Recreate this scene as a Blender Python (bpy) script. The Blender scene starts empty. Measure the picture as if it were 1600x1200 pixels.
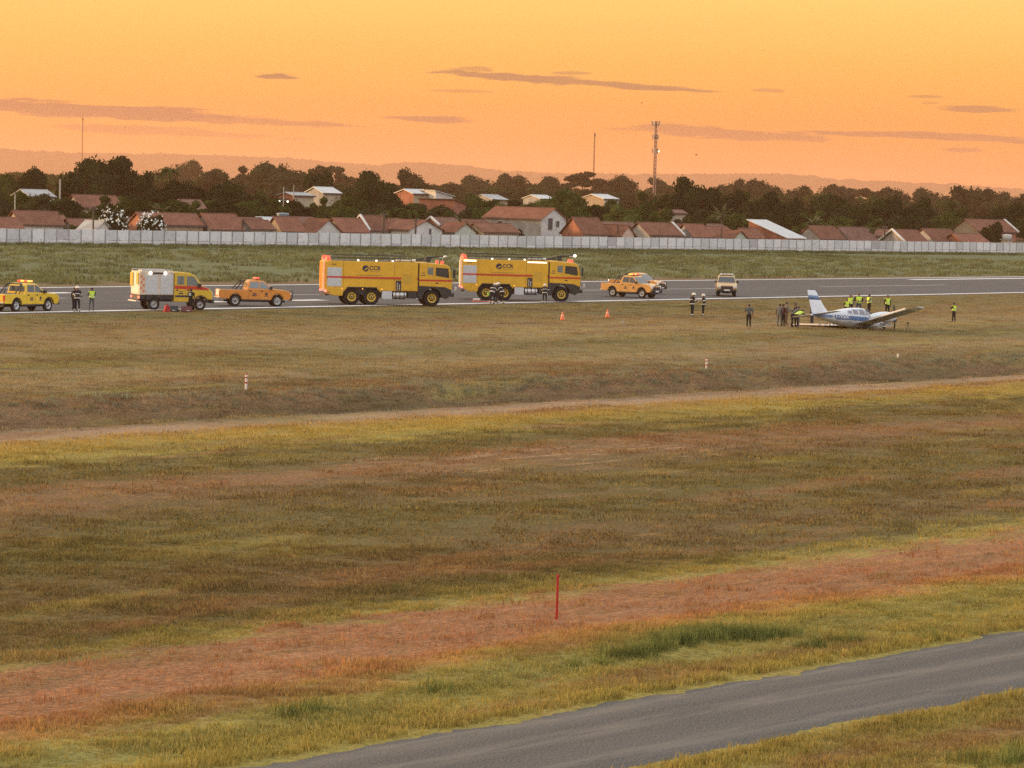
import bpy, bmesh, math, random
import numpy as np
from mathutils import Vector, Matrix, noise

random.seed(7); RNG = np.random.default_rng(11)
scene = bpy.context.scene
COL = scene.collection
R = math.radians

# ------------------------------------------------------------------ camera
FPX, CAMH, HOR, SLOPE = 5000.0, 9.4, 302.0, .028
_p = math.atan((600-HOR)/FPX); _r = math.atan(SLOPE)
_F = Vector((0, math.cos(_p), -math.sin(_p)))
_U0 = Vector((0, math.sin(_p), math.cos(_p)))
_R = Vector((1, 0, 0))*math.cos(_r) + _U0*math.sin(_r)
_U = _U0*math.cos(_r) - Vector((1, 0, 0))*math.sin(_r)
cam = bpy.data.cameras.new('camera'); camo = bpy.data.objects.new('camera', cam)
COL.objects.link(camo)
cam.sensor_width = 36; cam.lens = FPX/1600*36
cam.clip_start = 1; cam.clip_end = 40000
m = Matrix((( _R.x, _U.x, -_F.x, 0), (_R.y, _U.y, -_F.y, 0), (_R.z, _U.z, -_F.z, CAMH), (0, 0, 0, 1)))
camo.matrix_world = m
scene.camera = camo

# ------------------------------------------------------------------ sky and sun
SUN_EL, SUN_DIR = 5.5, Vector((-.95, .30, 0)).normalized()
SUN_VEC = Vector((SUN_DIR.x*math.cos(R(SUN_EL)), SUN_DIR.y*math.cos(R(SUN_EL)), math.sin(R(SUN_EL))))
SKY_K = 1.3
world = bpy.data.worlds.new('World'); scene.world = world; world.use_nodes = True
wt = world.node_tree; wn = wt.nodes; wl = wt.links
for n in list(wn): wn.remove(n)

class NT:
    """tiny helper for node trees"""
    def __init__(s, tree): s.t = tree; s.n = tree.nodes; s.l = tree.links
    def node(s, typ, **kw):
        n = s.n.new(typ)
        for k, v in kw.items(): setattr(n, k, v)
        return n
    def put(s, sock, v):
        if v is None: return
        if isinstance(v, bpy.types.NodeSocket): s.l.new(v, sock)
        else:
            if isinstance(v, (tuple, list)) and len(v) == 3 and sock.type == 'RGBA': v = (*v, 1)
            sock.default_value = v
    def math(s, op, a, b=None, c=None, clamp=False):
        n = s.node('ShaderNodeMath', operation=op, use_clamp=clamp)
        for i, v in enumerate((a, b, c)): s.put(n.inputs[i], v)
        return n.outputs[0]
    def vmath(s, op, a, b=None):
        n = s.node('ShaderNodeVectorMath', operation=op)
        s.put(n.inputs[0], a); s.put(n.inputs[1], b)
        return n.outputs['Value'] if op in ('DOT_PRODUCT', 'LENGTH') else n.outputs[0]
    def mix(s, f, a, b, blend='MIX'):
        n = s.node('ShaderNodeMix', data_type='RGBA', blend_type=blend)
        s.put(n.inputs[0], f); s.put(n.inputs[6], a); s.put(n.inputs[7], b)
        return n.outputs[2]
    def ramp(s, f, stops, interp='LINEAR'):
        n = s.node('ShaderNodeValToRGB'); e = n.color_ramp.elements; n.color_ramp.interpolation = interp
        while len(e) < len(stops): e.new(.5)
        for el, (p, c) in zip(e, stops): el.position = p; el.color = (*c, 1)
        s.put(n.inputs[0], f); return n.outputs[0]
    def noise(s, vec, scale, detail=4, rough=.55, dist=0):
        n = s.node('ShaderNodeTexNoise')
        s.put(n.inputs['Vector'], vec); s.put(n.inputs['Scale'], scale)
        n.inputs['Detail'].default_value = detail; n.inputs['Roughness'].default_value = rough
        n.inputs['Distortion'].default_value = dist
        return n.outputs['Fac']
    def smooth(s, v, a, b, lo=0., hi=1.):
        n = s.node('ShaderNodeMapRange', interpolation_type='SMOOTHSTEP')
        s.put(n.inputs[0], v)
        for i, x in enumerate((a, b, lo, hi)): s.put(n.inputs[1+i], x)
        return n.outputs[0]
    def scalev(s, vec, sc):
        return s.vmath('MULTIPLY', vec, sc)

w = NT(wt)
tc = w.node('ShaderNodeTexCoord')
dirv = w.vmath('NORMALIZE', tc.outputs['Generated'])
sx = w.node('ShaderNodeSeparateXYZ'); wl.new(dirv, sx.inputs[0])
el = w.math('MAXIMUM', sx.outputs[2], 0.0)
elq = w.math('POWER', el, .5)            # finer steps near the horizon
def q(z): return math.sqrt(z)
glow = w.ramp(elq, [(0, (.80, .245, .082)), (q(.012), (.80, .275, .072)), (q(.026), (.80, .315, .066)), (q(.043), (.81, .41, .088)),
                    (q(.062), (.82, .52, .138)), (q(.12), (.95, .74, .36)), (q(.3), (1.05, 1.00, .88)),
                    (q(.6), (1.05, 1.06, 1.06)), (1, (1.0, 1.05, 1.10))])
cool = w.ramp(elq, [(0, (.70, .62, .66)), (q(.06), (.86, .76, .76)), (q(.2), (.96, .94, .98)), (q(.5), (.96, 1.04, 1.14)), (1, (.93, 1.04, 1.18))])
sd = w.vmath('DOT_PRODUCT', dirv, tuple(SUN_DIR))
base = w.mix(w.smooth(sd, -.75, .1), cool, glow)
# warmer, yellower towards the sun on the left
base = w.mix(w.smooth(sd, .12, .8, 0, .30), base, (1.0, .60, .17))
sky = w.node('ShaderNodeTexSky', sky_type='NISHITA'); sky.sun_disc = False
sky.sun_elevation = R(SUN_EL); sky.sun_rotation = math.atan2(SUN_DIR.x, SUN_DIR.y) % (2*math.pi)
sky.air_density = 1.2; sky.dust_density = 4; sky.altitude = 60
nish = w.mix(1., sky.outputs[0], (.06, .06, .06), 'MULTIPLY')
base = w.mix(w.smooth(el, .15, .8, 0, .15), base, nish)
# streaks of dark cloud low over the horizon: (azimuth, elevation, half length, half height, amount) in radians
az = w.math('ARCTAN2', sx.outputs[0], sx.outputs[1])
elr = w.math('ARCSINE', sx.outputs[2])
comb = w.node('ShaderNodeCombineXYZ'); wl.new(az, comb.inputs[0]); wl.new(elr, comb.inputs[1])
cn1 = w.noise(w.scalev(comb.outputs[0], (36, 330, 1)), 1.0, 3, .6)
cn2 = w.noise(w.scalev(comb.outputs[0], (70, 420, 1)), 1.0, 4, .65)
def sky_pt(px, py):
    d = (_F + _R*((px-800)/FPX) - _U*((py-600)/FPX)).normalized()
    return math.atan2(d.x, d.y), math.asin(d.z)
CLOUDS = [(150, 174, 300, 13, .95, .022), (330, 186, 260, 7, .75, .018), (665, 187, 82, 6, .85, .0), (434, 119, 42, 6, 1., .0), (205, 203, 150, 8, .6, .02),
          (345, 211, 90, 5, .5, .0), (800, 122, 135, 9, .95, .06), (740, 108, 32, 5, .6, 0), (895, 115, 40, 6, .6, 0), (930, 129, 120, 6, .9, .05), (1030, 138, 110, 6, .95, .03),
          (720, 143, 60, 3, .45, 0), (1130, 209, 190, 11, .75, .02), (1440, 213, 220, 8, .8, .01), (1525, 171, 75, 6, .8, .0), (1445, 151, 32, 3, .6, 0),
          (1200, 142, 30, 4, .5, 0), (1505, 234, 34, 4, .65, 0), (1455, 161, 18, 3, .4, 0), (460, 217, 26, 3, .4, 0)]
mask = None
for (px, py, hx, hy, amt, tilt) in CLOUDS:
    a0, e0 = sky_pt(px, py)
    tt = tilt - 0.004                    # nearly level streaks, in azimuth/elevation space
    da = w.math('SUBTRACT', az, a0)
    de = w.math('ADD', w.math('SUBTRACT', elr, e0), w.math('MULTIPLY', da, tt))
    de = w.math('ADD', de, w.math('MULTIPLY', w.math('SUBTRACT', cn1, .5), hy/FPX*2.6))
    r1 = w.math('POWER', w.math('DIVIDE', da, hx/FPX), 2.)
    flat = w.math('MULTIPLY', w.math('GREATER_THAN', 0., de), .5)       # flatter underside
    r2 = w.math('POWER', w.math('DIVIDE', de, hy/FPX), 2.)
    r2 = w.math('MULTIPLY', r2, w.math('ADD', 1., flat))
    g = w.math('SUBTRACT', 1.15, w.math('ADD', r1, r2))
    g = w.math('ADD', g, w.math('MULTIPLY', w.math('SUBTRACT', cn2, .5), 1.9))
    g = w.smooth(g, .1, .8, 0., amt)
    mask = g if mask is None else w.math('MAXIMUM', mask, g)
cloudcol = w.mix(w.smooth(elr, .015, .04), (.34, .145, .088), (.36, .18, .088))
base = w.mix(w.math('MULTIPLY', mask, .97), base, cloudcol)
# faint horizontal veils
veil = w.noise(w.scalev(comb.outputs[0], (9, 150, 1)), 1.0, 3, .6)
base = w.mix(w.smooth(veil, .48, .75, 0, .10), base, (.80, .34, .13))
bg = w.node('ShaderNodeBackground'); wl.new(base, bg.inputs[0]); bg.inputs[1].default_value = SKY_K
wo = w.node('ShaderNodeOutputWorld'); wl.new(bg.outputs[0], wo.inputs[0])
world.cycles.sampling_method = 'NONE'

sl = bpy.data.lights.new('sun', 'SUN'); so = bpy.data.objects.new('sun', sl); COL.objects.link(so)
sl.energy = 5.0; sl.angle = R(3); sl.color = (1, .58, .27)
so.rotation_euler = SUN_VEC.to_track_quat('Z', 'Y').to_euler(); so.location = (-60, 40, 60)

scene.view_settings.view_transform = 'Standard'; scene.view_settings.look = 'None'
scene.view_settings.exposure = 0; scene.view_settings.gamma = 1
scene.cycles.use_denoising = False; scene.cycles.use_adaptive_sampling = True; scene.cycles.adaptive_threshold = .015
scene.cycles.max_bounces = 6; scene.cycles.diffuse_bounces = 2; scene.cycles.glossy_bounces = 2
scene.cycles.transmission_bounces = 3; scene.cycles.transparent_max_bounces = 6; scene.cycles.volume_bounces = 1

# ------------------------------------------------------------------ places
def ray(px, py): return _F + _R*((px-800)/FPX) - _U*((py-600)/FPX)
def G(px, py, z=0.):
    d = ray(px, py); t = (z-CAMH)/d.z
    return Vector((0, 0, CAMH)) + d*t
def at(px, py, Y):
    d = ray(px, py); return Vector((0, 0, CAMH)) + d*(Y/d.y)
def hory(px): return HOR + SLOPE*(px-800)
TR = R(54.6)                                     # heading of the runway
RD = Vector((math.cos(TR), math.sin(TR), 0)); RN = Vector((-math.sin(TR), math.cos(TR), 0))
TG = R(52.5)                                     # heading of the bands in the grass
GD = Vector((math.cos(TG), math.sin(TG), 0)); GN = Vector((-math.sin(TG), math.cos(TG), 0))

# ------------------------------------------------------------------ materials
MATS = {}
def mat(name, col, rough=.6, metal=0., var=.12, scale=3., emit=0., ecol=None, spec=.5, coat=0., dirt=0., bump=0.):
    if name in MATS: return MATS[name]
    M_ = bpy.data.materials.new(name); M_.use_nodes = True; t = NT(M_.node_tree)
    b = t.n['Principled BSDF']
    b.inputs['Roughness'].default_value = rough; b.inputs['Metallic'].default_value = metal
    b.inputs['Specular IOR Level'].default_value = spec; b.inputs['Coat Weight'].default_value = coat
    c = (*col, 1)
    if var > 0:
        tcn = t.node('ShaderNodeTexCoord')
        f = t.noise(tcn.outputs['Object'], scale, 5, .6)
        cc = t.mix(t.smooth(f, .3, .7), tuple(x*(1-var) for x in col), tuple(min(1, x*(1+var)) for x in col))
        if dirt > 0:
            sp = t.node('ShaderNodeSeparateXYZ'); t.l.new(tcn.outputs['Object'], sp.inputs[0])
            f2 = t.noise(tcn.outputs['Object'], scale*2.3, 6, .7)
            cc = t.mix(t.math('MULTIPLY', t.smooth(f2, .45, .8), dirt), cc, (.16, .11, .07))
        t.l.new(cc, b.inputs['Base Color'])
        if bump > 0:
            bn = t.node('ShaderNodeBump'); bn.inputs['Strength'].default_value = bump
            t.l.new(f, bn.inputs['Height']); t.l.new(bn.outputs[0], b.inputs['Normal'])
    else: b.inputs['Base Color'].default_value = c
    if emit:
        M_.cycles.emission_sampling = 'NONE'
        b.inputs['Emission Color'].default_value = (*(ecol or col), 1); b.inputs['Emission Strength'].default_value = emit
    MATS[name] = M_; return M_

# ------------------------------------------------------------------ mesh helpers
class MB:
    def __init__(s): s.v = []; s.f = []; s.sm = []
    def add(s, vs, fs, smooth=False):
        k = len(s.v); s.v += [tuple(v) for v in vs]; s.f += [tuple(i+k for i in f) for f in fs]; s.sm += [smooth]*len(fs); return s
    def box(s, x0, x1, y0, y1, z0, z1):
        return s.add([(x0,y0,z0),(x1,y0,z0),(x1,y1,z0),(x0,y1,z0),(x0,y0,z1),(x1,y0,z1),(x1,y1,z1),(x0,y1,z1)],
                     [(3,2,1,0),(4,5,6,7),(0,1,5,4),(1,2,6,5),(2,3,7,6),(3,0,4,7)])
    def prism(s, poly, y0, y1, axis='y'):
        """polygon in (x,z), extruded along y"""
        n = len(poly); vs = [(x, y0, z) for x, z in poly] + [(x, y1, z) for x, z in poly]
        a = sum(poly[i][0]*poly[(i+1)%n][1]-poly[(i+1)%n][0]*poly[i][1] for i in range(n))
        fs = [tuple(range(n)), tuple(range(2*n-1, n-1, -1))] + [(i, i+n, (i+1)%n+n, (i+1)%n) for i in range(n)]
        if a < 0: fs = [tuple(reversed(f)) for f in fs]
        return s.add(vs, fs)
    def tube(s, p, q, r, r2=None, n=8, cap=True, smooth=True):
        p = Vector(p); q = Vector(q); d = (q-p).normalized(); r2 = r if r2 is None else r2
        a = d.orthogonal().normalized(); b = d.cross(a)
        vs = [p+(a*math.cos(2*math.pi*i/n)+b*math.sin(2*math.pi*i/n))*r for i in range(n)] + \
             [q+(a*math.cos(2*math.pi*i/n)+b*math.sin(2*math.pi*i/n))*r2 for i in range(n)]
        s.add(vs, [(i, (i+1)%n, (i+1)%n+n, i+n) for i in range(n)], smooth)
        if cap: s.add(vs, [tuple(range(n-1, -1, -1)), tuple(range(n, 2*n))])
        return s
    def path(s, pts, r, n=6):
        for a, b in zip(pts, pts[1:]): s.tube(a, b, r, n=n)
        return s
    def lathe(s, prof, c, axis='y', n=20):
        """profile of (along, radius) about an axis through c"""
        vs = []; c = Vector(c)
        for (a, r) in prof:
            for i in range(n):
                t = 2*math.pi*i/n; u, v_ = math.cos(t)*r, math.sin(t)*r
                vs.append(c + (Vector((u, a, v_)) if axis == 'y' else Vector((a, u, v_)) if axis == 'x' else Vector((u, v_, a))))
        fs = [(j*n+i, (j+1)*n+i, (j+1)*n+(i+1)%n, j*n+(i+1)%n) for j in range(len(prof)-1) for i in range(n)]
        return s.add(vs, fs, True)
    def ball(s, c, r, n=10, sz=1.):
        k = n//2
        return s.lathe([(-math.cos(math.pi*j/k)*r*sz, max(1e-4, math.sin(math.pi*j/k)*r)) for j in range(k+1)], c, 'z', n)
    def build(s, name, material, parent=None, bevel=0., smooth_all=False):
        me = bpy.data.meshes.new(name); me.from_pydata(s.v, [], s.f)
        if isinstance(material, (list, tuple)):
            for x in material: me.materials.append(x)
        else: me.materials.append(material)
        me.polygons.foreach_set('use_smooth', [True]*len(s.f) if smooth_all else s.sm)
        me.update()
        o = bpy.data.objects.new(name, me); COL.objects.link(o); o.parent = parent
        if bevel:
            b = o.modifiers.new('bevel', 'BEVEL'); b.width = bevel; b.segments = 2; b.limit_method = 'ANGLE'; b.angle_limit = R(35)
        return o
def tag(o, label=None, cat=None, group=None, kind=None):
    for k, v in (('label', label), ('category', cat), ('group', group), ('kind', kind)):
        if v: o[k] = v
    return o
def empty(name, loc=(0,0,0), rz=0.):
    o = bpy.data.objects.new(name, None); COL.objects.link(o); o.location = loc; o.rotation_euler = (0,0,rz); o.empty_display_size = .3; return o
def copy_tree(o, parent=None):
    c = o.copy(); COL.objects.link(c); c.parent = parent
    for ch in list(o.children): copy_tree(ch, c)
    return c
def place(o, px, py, local, yaw):
    """stand o so that its local point (x,y) is on the ground seen at px,py"""
    g = G(px, py); c, s_ = math.cos(yaw), math.sin(yaw)
    o.location = (g.x - c*local[0] + s_*local[1], g.y - s_*local[0] - c*local[1], o.location.z); o.rotation_euler = (o.rotation_euler[0], o.rotation_euler[1], yaw)
def text_mesh(txt, size, name, material, parent, loc, rot, extrude=.004, align='CENTER', bold=0.):
    cu = bpy.data.curves.new(name, 'FONT'); cu.body = txt; cu.size = size; cu.align_x = align; cu.extrude = extrude; cu.offset = bold
    t = bpy.data.objects.new(name, cu); tmp = bpy.data.scenes.new('tmp'); tmp.collection.objects.link(t)
    tmp.view_layers[0].update(); dg = tmp.view_layers[0].depsgraph
    me = bpy.data.meshes.new_from_object(t.evaluated_get(dg)); bpy.data.scenes.remove(tmp); bpy.data.objects.remove(t)
    me.materials.clear(); me.materials.append(material)
    o = bpy.data.objects.new(name, me); COL.objects.link(o); o.parent = parent; o.location = loc; o.rotation_euler = rot; return o

# ================================================================== GROUND
# colour of the airfield at a place on the ground: bands that run along the runway, patchy and streaked
grp = bpy.data.node_groups.new('airfield_colour', 'ShaderNodeTree')
grp.interface.new_socket('Color', in_out='OUTPUT', socket_type='NodeSocketColor')
g = NT(grp); go_ = g.node('NodeGroupOutput')
geo = g.node('ShaderNodeNewGeometry'); pos = geo.outputs['Position']
s_ = g.vmath('DOT_PRODUCT', pos, tuple(GN)); u_ = g.vmath('DOT_PRODUCT', pos, tuple(GD))
cb = g.node('ShaderNodeCombineXYZ'); g.put(cb.inputs[0], u_); g.put(cb.inputs[1], s_); su = cb.outputs[0]
wob = g.noise(g.scalev(su, (.045, .10, 0)), 1., 2, .6)
wob2 = g.noise(g.scalev(su, (.5, .9, 0)), 1., 2, .65)
ls = g.math('LOGARITHM', g.math('MAXIMUM', s_, 8.), 2.)
calm = g.math('SUBTRACT', 1., g.math('MULTIPLY', g.math('MULTIPLY', g.smooth(s_, 74., 82.), g.smooth(s_, 104., 97.)), .78))
ls = g.math('ADD', ls, g.math('MULTIPLY', calm, g.math('MULTIPLY', g.math('SUBTRACT', wob, .5), .13)))
ls = g.math('ADD', ls, g.math('MULTIPLY', calm, g.math('MULTIPLY', g.math('SUBTRACT', wob2, .5), .15)))
L0, L1 = math.log2(22), math.log2(420)
fac = g.math('DIVIDE', g.math('SUBTRACT', ls, L0), L1-L0)
def band(s): return (math.log2(s)-L0)/(L1-L0)
DRY = (.195, .140, .064); OLIVE = (.142, .124, .052); YELL = (.285, .215, .062); GREEN = (.17, .165, .046); SOIL = (.255, .138, .066); RUST = (.215, .132, .062)
ORNG = (.32, .200, .082); SAND = (.31, .225, .145); BROWN = (.185, .122, .068); FARG = (.130, .150, .080); PALE = (.25, .190, .100); DK = (.15, .125, .068)
YG = (.262, .236, .072); OLV = (.118, .104, .042); DKB = (.128, .098, .048); SOIL = (.262, .138, .074); RUST = (.198, .122, .066); GRY = (.22, .20, .13); SAND = (.29, .22, .16); DK = (.085, .072, .045)
STOPS = [(22, YG), (29, YG), (35.8, YG), (37.0, (.20, .20, .07)), (38.2, YG), (39.4, ORNG), (40.6, SOIL), (44.6, SOIL), (45.6, YG), (47.2, OLV),
         (51, DKB), (56, OLV), (61, OLV), (65, DKB), (69, RUST), (72.5, OLV), (76.5, OLV), (78, YG), (82.6, YELL), (84.8, SAND), (86.2, SAND),
         (87.2, DK), (88.8, GRY), (91.0, DK), (94.5, RUST), (100, DKB), (108, PALE), (120, OLIVE), (131, PALE), (144, DRY), (156, OLIVE), (210, BROWN)]
bandc = g.ramp(fac, [(band(s), c) for s, c in STOPS])
bandc = g.mix(g.smooth(g.math('ADD', s_, g.math('MULTIPLY', wob, 30.)), 222., 240.), bandc, FARG)
patch = g.noise(g.scalev(su, (.06, .16, 0)), 1., 2, .6)
patch2 = g.noise(g.scalev(su, (.055, .26, 0)), 1., 3, .65)
fine = g.noise(g.scalev(su, (1.6, 5.5, 0)), 1., 3, .7)
c1 = g.mix(g.smooth(patch, .52, .72, 0, .5), bandc, OLV)
c1 = g.mix(g.smooth(patch2, .52, .66, 0, .7), c1, RUST)
c1 = g.mix(g.smooth(patch2, .44, .28, 0, .55), c1, YG)
blo = g.noise(g.scalev(su, (.35, .8, 0)), 1., 4, .7)
c1 = g.mix(g.smooth(blo, .52, .72, 0, .55), c1, OLV)
c1 = g.mix(g.smooth(blo, .44, .26, 0, .55), c1, ORNG)
pal = g.noise(g.scalev(su, (.22, 1.5, 0)), 1., 4, .7)
_pc = G(765, 705); _pu = _pc.dot(GD)
inr = g.math('MULTIPLY', g.math('MULTIPLY', g.smooth(s_, 64., 67.), g.smooth(s_, 73., 70.)), g.smooth(g.math('ABSOLUTE', g.math('SUBTRACT', u_, _pu)), 14., 5.))
c1 = g.mix(g.math('MULTIPLY', inr, g.smooth(pal, .52, .66, 0, .8)), c1, (.37, .28, .20))
ins = g.math('MULTIPLY', g.smooth(s_, 40., 41.5), g.smooth(s_, 45., 43.))
c1 = g.mix(g.math('MULTIPLY', ins, g.smooth(pal, .5, .66, 0, .6)), c1, (.33, .20, .125))
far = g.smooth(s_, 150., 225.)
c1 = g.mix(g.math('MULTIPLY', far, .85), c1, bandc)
val = g.math('ADD', .80, g.math('MULTIPLY', fine, .64))
vc = g.node('ShaderNodeCombineXYZ'); [g.put(vc.inputs[i], val) for i in range(3)]
c1 = g.mix(1., c1, vc.outputs[0], 'MULTIPLY')
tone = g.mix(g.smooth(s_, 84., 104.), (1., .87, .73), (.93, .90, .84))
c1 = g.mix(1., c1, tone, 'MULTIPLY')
g.l.new(c1, go_.inputs[0])

ra, rb = G(400, 1195), G(1600, 985); rc, rd = G(1060, 1200), G(1600, 1085)
RDD = (rb-ra).normalized(); RDN = Vector((-RDD.y, RDD.x, 0)); RH = math.atan2(RDD.y, RDD.x)
s_top = ra.dot(RDN)+.42; s_bot = (rc.dot(RDN)+rd.dot(RDN))/2
def ground_material():
    M_ = bpy.data.materials.new('airfield_ground'); M_.use_nodes = True; t = NT(M_.node_tree); b = t.n['Principled BSDF']
    n = t.node('ShaderNodeGroup'); n.node_tree = grp
    ge = t.node('ShaderNodeNewGeometry')
    f = t.noise(ge.outputs['Position'], 7., 3, .9); f2 = t.noise(ge.outputs['Position'], .9, 2, .65)
    v = t.math('ADD', .50, t.math('ADD', t.smooth(f, .34, .66, 0, .62), t.math('MULTIPLY', f2, .30)))
    cv = t.node('ShaderNodeCombineXYZ'); [t.put(cv.inputs[i], v) for i in range(3)]
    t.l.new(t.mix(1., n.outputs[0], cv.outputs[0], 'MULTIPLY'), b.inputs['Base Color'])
    b.inputs['Roughness'].default_value = .95; b.inputs['Specular IOR Level'].default_value = .1
    bn = t.node('ShaderNodeBump'); bn.inputs['Strength'].default_value = .7; bn.inputs['Distance'].default_value = .25
    t.l.new(t.noise(ge.outputs['Position'], 3., 2, .7), bn.inputs['Height']); t.l.new(bn.outputs[0], b.inputs['Normal'])
    return M_
def roadS(s, u):
    p = GD*u+GN*s; return p.dot(RDN)-s_bot
def prof(s, u):
    """height of the ground: a shallow ditch along the strip, a low bank by the near road, small lumps"""
    def bump(c, w_): return math.exp(-((s-c)/w_)**2)
    wv = noise.noise(Vector((u*.03, 3.1, 0)))*1.6
    sd_ = s+wv
    z = 0.
    z += .30*math.exp(-((sd_-95.5)/1.8)**2)*(1+.8*noise.noise(Vector((u*.35, s*.5, 2))))              # far lip of the ditch
    if 87 < sd_ < 94.5: 
        t = (sd_-87)/7.5; z += -.62*math.sin(math.pi*t**1.3)**1.1+.12*noise.noise(Vector((u*.6, s*.9, 7)))
    if 30 < s < 120 and not (-1.2 < roadS(s, u) < 6.5): z += .05*noise.noise(Vector((u*.22, s*.22, 5)))*min(1, (s-30)/8) 
    if 36.4 < s < 41: z += .10*math.sin(math.pi*(s-36.4)/4.6)*(.6+.8*noise.noise(Vector((u*.3, 1.7, 0))))
    return z
def build_ground():
    ss = sorted(set([-250, -120, -60, -20, 0, 10, 20, 26] + list(np.arange(28, 60, 1.0)) + list(np.arange(60, 84, 1.5)) + list(np.arange(84, 101, .5)) +
             [103, 107, 112, 118, 125, 132, 140, 148, 154, 165, 200, 240, 300, 400, 600, 1000, 2000, 4000, 8000]))
    us = sorted(set([-7000, -3000, -1500, -700, -300, -150, -80, -40] + list(np.arange(-30, 80, 1.0)) + list(np.arange(80, 200, 2.0)) + [215, 230, 260, 300, 350, 500, 800, 1500, 3000, 7500]))
    vs = []
    for s in ss:
        for u in us:
            p = GD*float(u) + GN*float(s); vs.append((p.x, p.y, prof(float(s), float(u)) if -40 <= u <= 300 else prof(float(s), float(u)) if 84 < s < 101 else 0.))
    n = len(us)
    fs = [(i*n+j, i*n+j+1, (i+1)*n+j+1, (i+1)*n+j) for i in range(len(ss)-1) for j in range(n-1)]
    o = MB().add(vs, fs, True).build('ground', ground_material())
    return tag(o, 'wide dry grass airfield with brown, olive and reddish bands', 'ground', kind='structure')
ground = build_ground()

# ------------------------------------------------------------------ runway
def asphalt(name, c0, c1, streak, tracks=False, heading=TR):
    M_ = bpy.data.materials.new(name); M_.use_nodes = True; t = NT(M_.node_tree); b = t.n['Principled BSDF']
    ge = t.node('ShaderNodeNewGeometry')
    d = Vector((math.cos(heading), math.sin(heading), 0)); nn = Vector((-math.sin(heading), math.cos(heading), 0))
    cbn = t.node('ShaderNodeCombineXYZ'); uu = t.vmath('DOT_PRODUCT', ge.outputs['Position'], tuple(d)); sv = t.vmath('DOT_PRODUCT', ge.outputs['Position'], tuple(nn))
    t.put(cbn.inputs[0], uu); t.put(cbn.inputs[1], sv)
    st = t.noise(t.scalev(cbn.outputs[0], (.02, streak, 0)), 1., 5, .6); pa = t.noise(cbn.outputs[0], .35, 5, .6); fi = t.noise(cbn.outputs[0], 14., 4, .8)
    f = t.math('ADD', t.math('MULTIPLY', st, .6), t.math('ADD', t.math('MULTIPLY', pa, .25), t.math('MULTIPLY', fi, .15)))
    c = t.mix(t.smooth(f, .35, .65), c0, c1)
    if tracks:
        gr = t.noise(cbn.outputs[0], 22., 3, .9); gr2 = t.noise(t.scalev(cbn.outputs[0], (.35, 2.6, 0)), 1., 4, .65)
        c = t.mix(t.smooth(gr, .50, .66, 0, .6), c, (.30, .27, .24))
        c = t.mix(t.smooth(gr, .48, .34, 0, .7), c, (.035, .035, .035))
        c = t.mix(t.smooth(gr2, .55, .8, 0, .35), c, (.20, .14, .09))
        for s0, wd in ((s_bot+1.2, .22), (s_bot+2.9, .22), (s_bot+4.3, .18)):
            k = t.math('ABSOLUTE', t.math('SUBTRACT', t.math('ADD', sv, t.math('MULTIPLY', pa, .4)), s0+.2))
            c = t.mix(t.math('MULTIPLY', t.smooth(k, wd+.3, wd*.3, 0, .6), t.smooth(gr2, .35, .6)), c, (.185, .158, .130))
    t.l.new(c, b.inputs['Base Color']); b.inputs['Roughness'].default_value = .85; b.inputs['Specular IOR Level'].default_value = .25
    bn = t.node('ShaderNodeBump'); bn.inputs['Strength'].default_value = .25; bn.inputs['Distance'].default_value = .02
    t.l.new(fi, bn.inputs['Height']); t.l.new(bn.outputs[0], b.inputs['Normal'])
    return M_
S_NEAR, S_FAR = 159.5, 195.9
def strip(mb, s0, s1, u0, u1, z, nu=1, d=RD, n=RN):
    for k in range(nu):
        a, b_ = u0+(u1-u0)*k/nu, u0+(u1-u0)*(k+1)/nu
        mb.add([d*a+n*s0+Vector((0,0,z)), d*b_+n*s0+Vector((0,0,z)), d*b_+n*s1+Vector((0,0,z)), d*a+n*s1+Vector((0,0,z))], [(0,1,2,3)])
    return mb
runway = strip(MB(), S_NEAR-1.9, S_FAR+1.6, -400, 1600, .012, 8).build('runway', asphalt('runway_asphalt', (.050, .050, .054), (.088, .086, .087), .5))
tag(runway, 'dark grey asphalt runway with white painted edge lines', 'runway', kind='structure')
paint = mat('runway_paint', (.72, .71, .67), .7, var=.12, scale=.6)
paint2 = mat('worn_runway_paint', (.34, .33, .32), .8, var=.2, scale=.6)
strip(MB(), S_NEAR-.5, S_NEAR+.5, -400, 1600, .018, 8).build('edge_line', paint, runway)
strip(MB(), S_FAR-.45, S_FAR+.45, -400, 1600, .018, 8).build('edge_line', paint, runway)
sc_ = (S_NEAR+S_FAR)/2
for k in range(-3, 16):
    strip(MB(), sc_-.3, sc_+.3, k*50+8, k*50+38, .018).build('centre_dash', paint2, runway)
def mark(px0, py0, px1, py1, w_, m_):
    a, b_ = G(px0, py0), G(px1, py1); s0 = (a.dot(RN)+b_.dot(RN))/2
    strip(MB(), s0-w_/2, s0+w_/2, a.dot(RD), b_.dot(RD), .019).build('touchdown_mark', m_, runway)
mark(60, 458.4, 108, 457.4, 1.5, paint); mark(330, 471.9, 348, 471.4, 1.5, paint); mark(458, 470, 500, 468.6, 1.6, paint); mark(1420, 437.0, 1640, 434.7, 1.6, paint)

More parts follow.
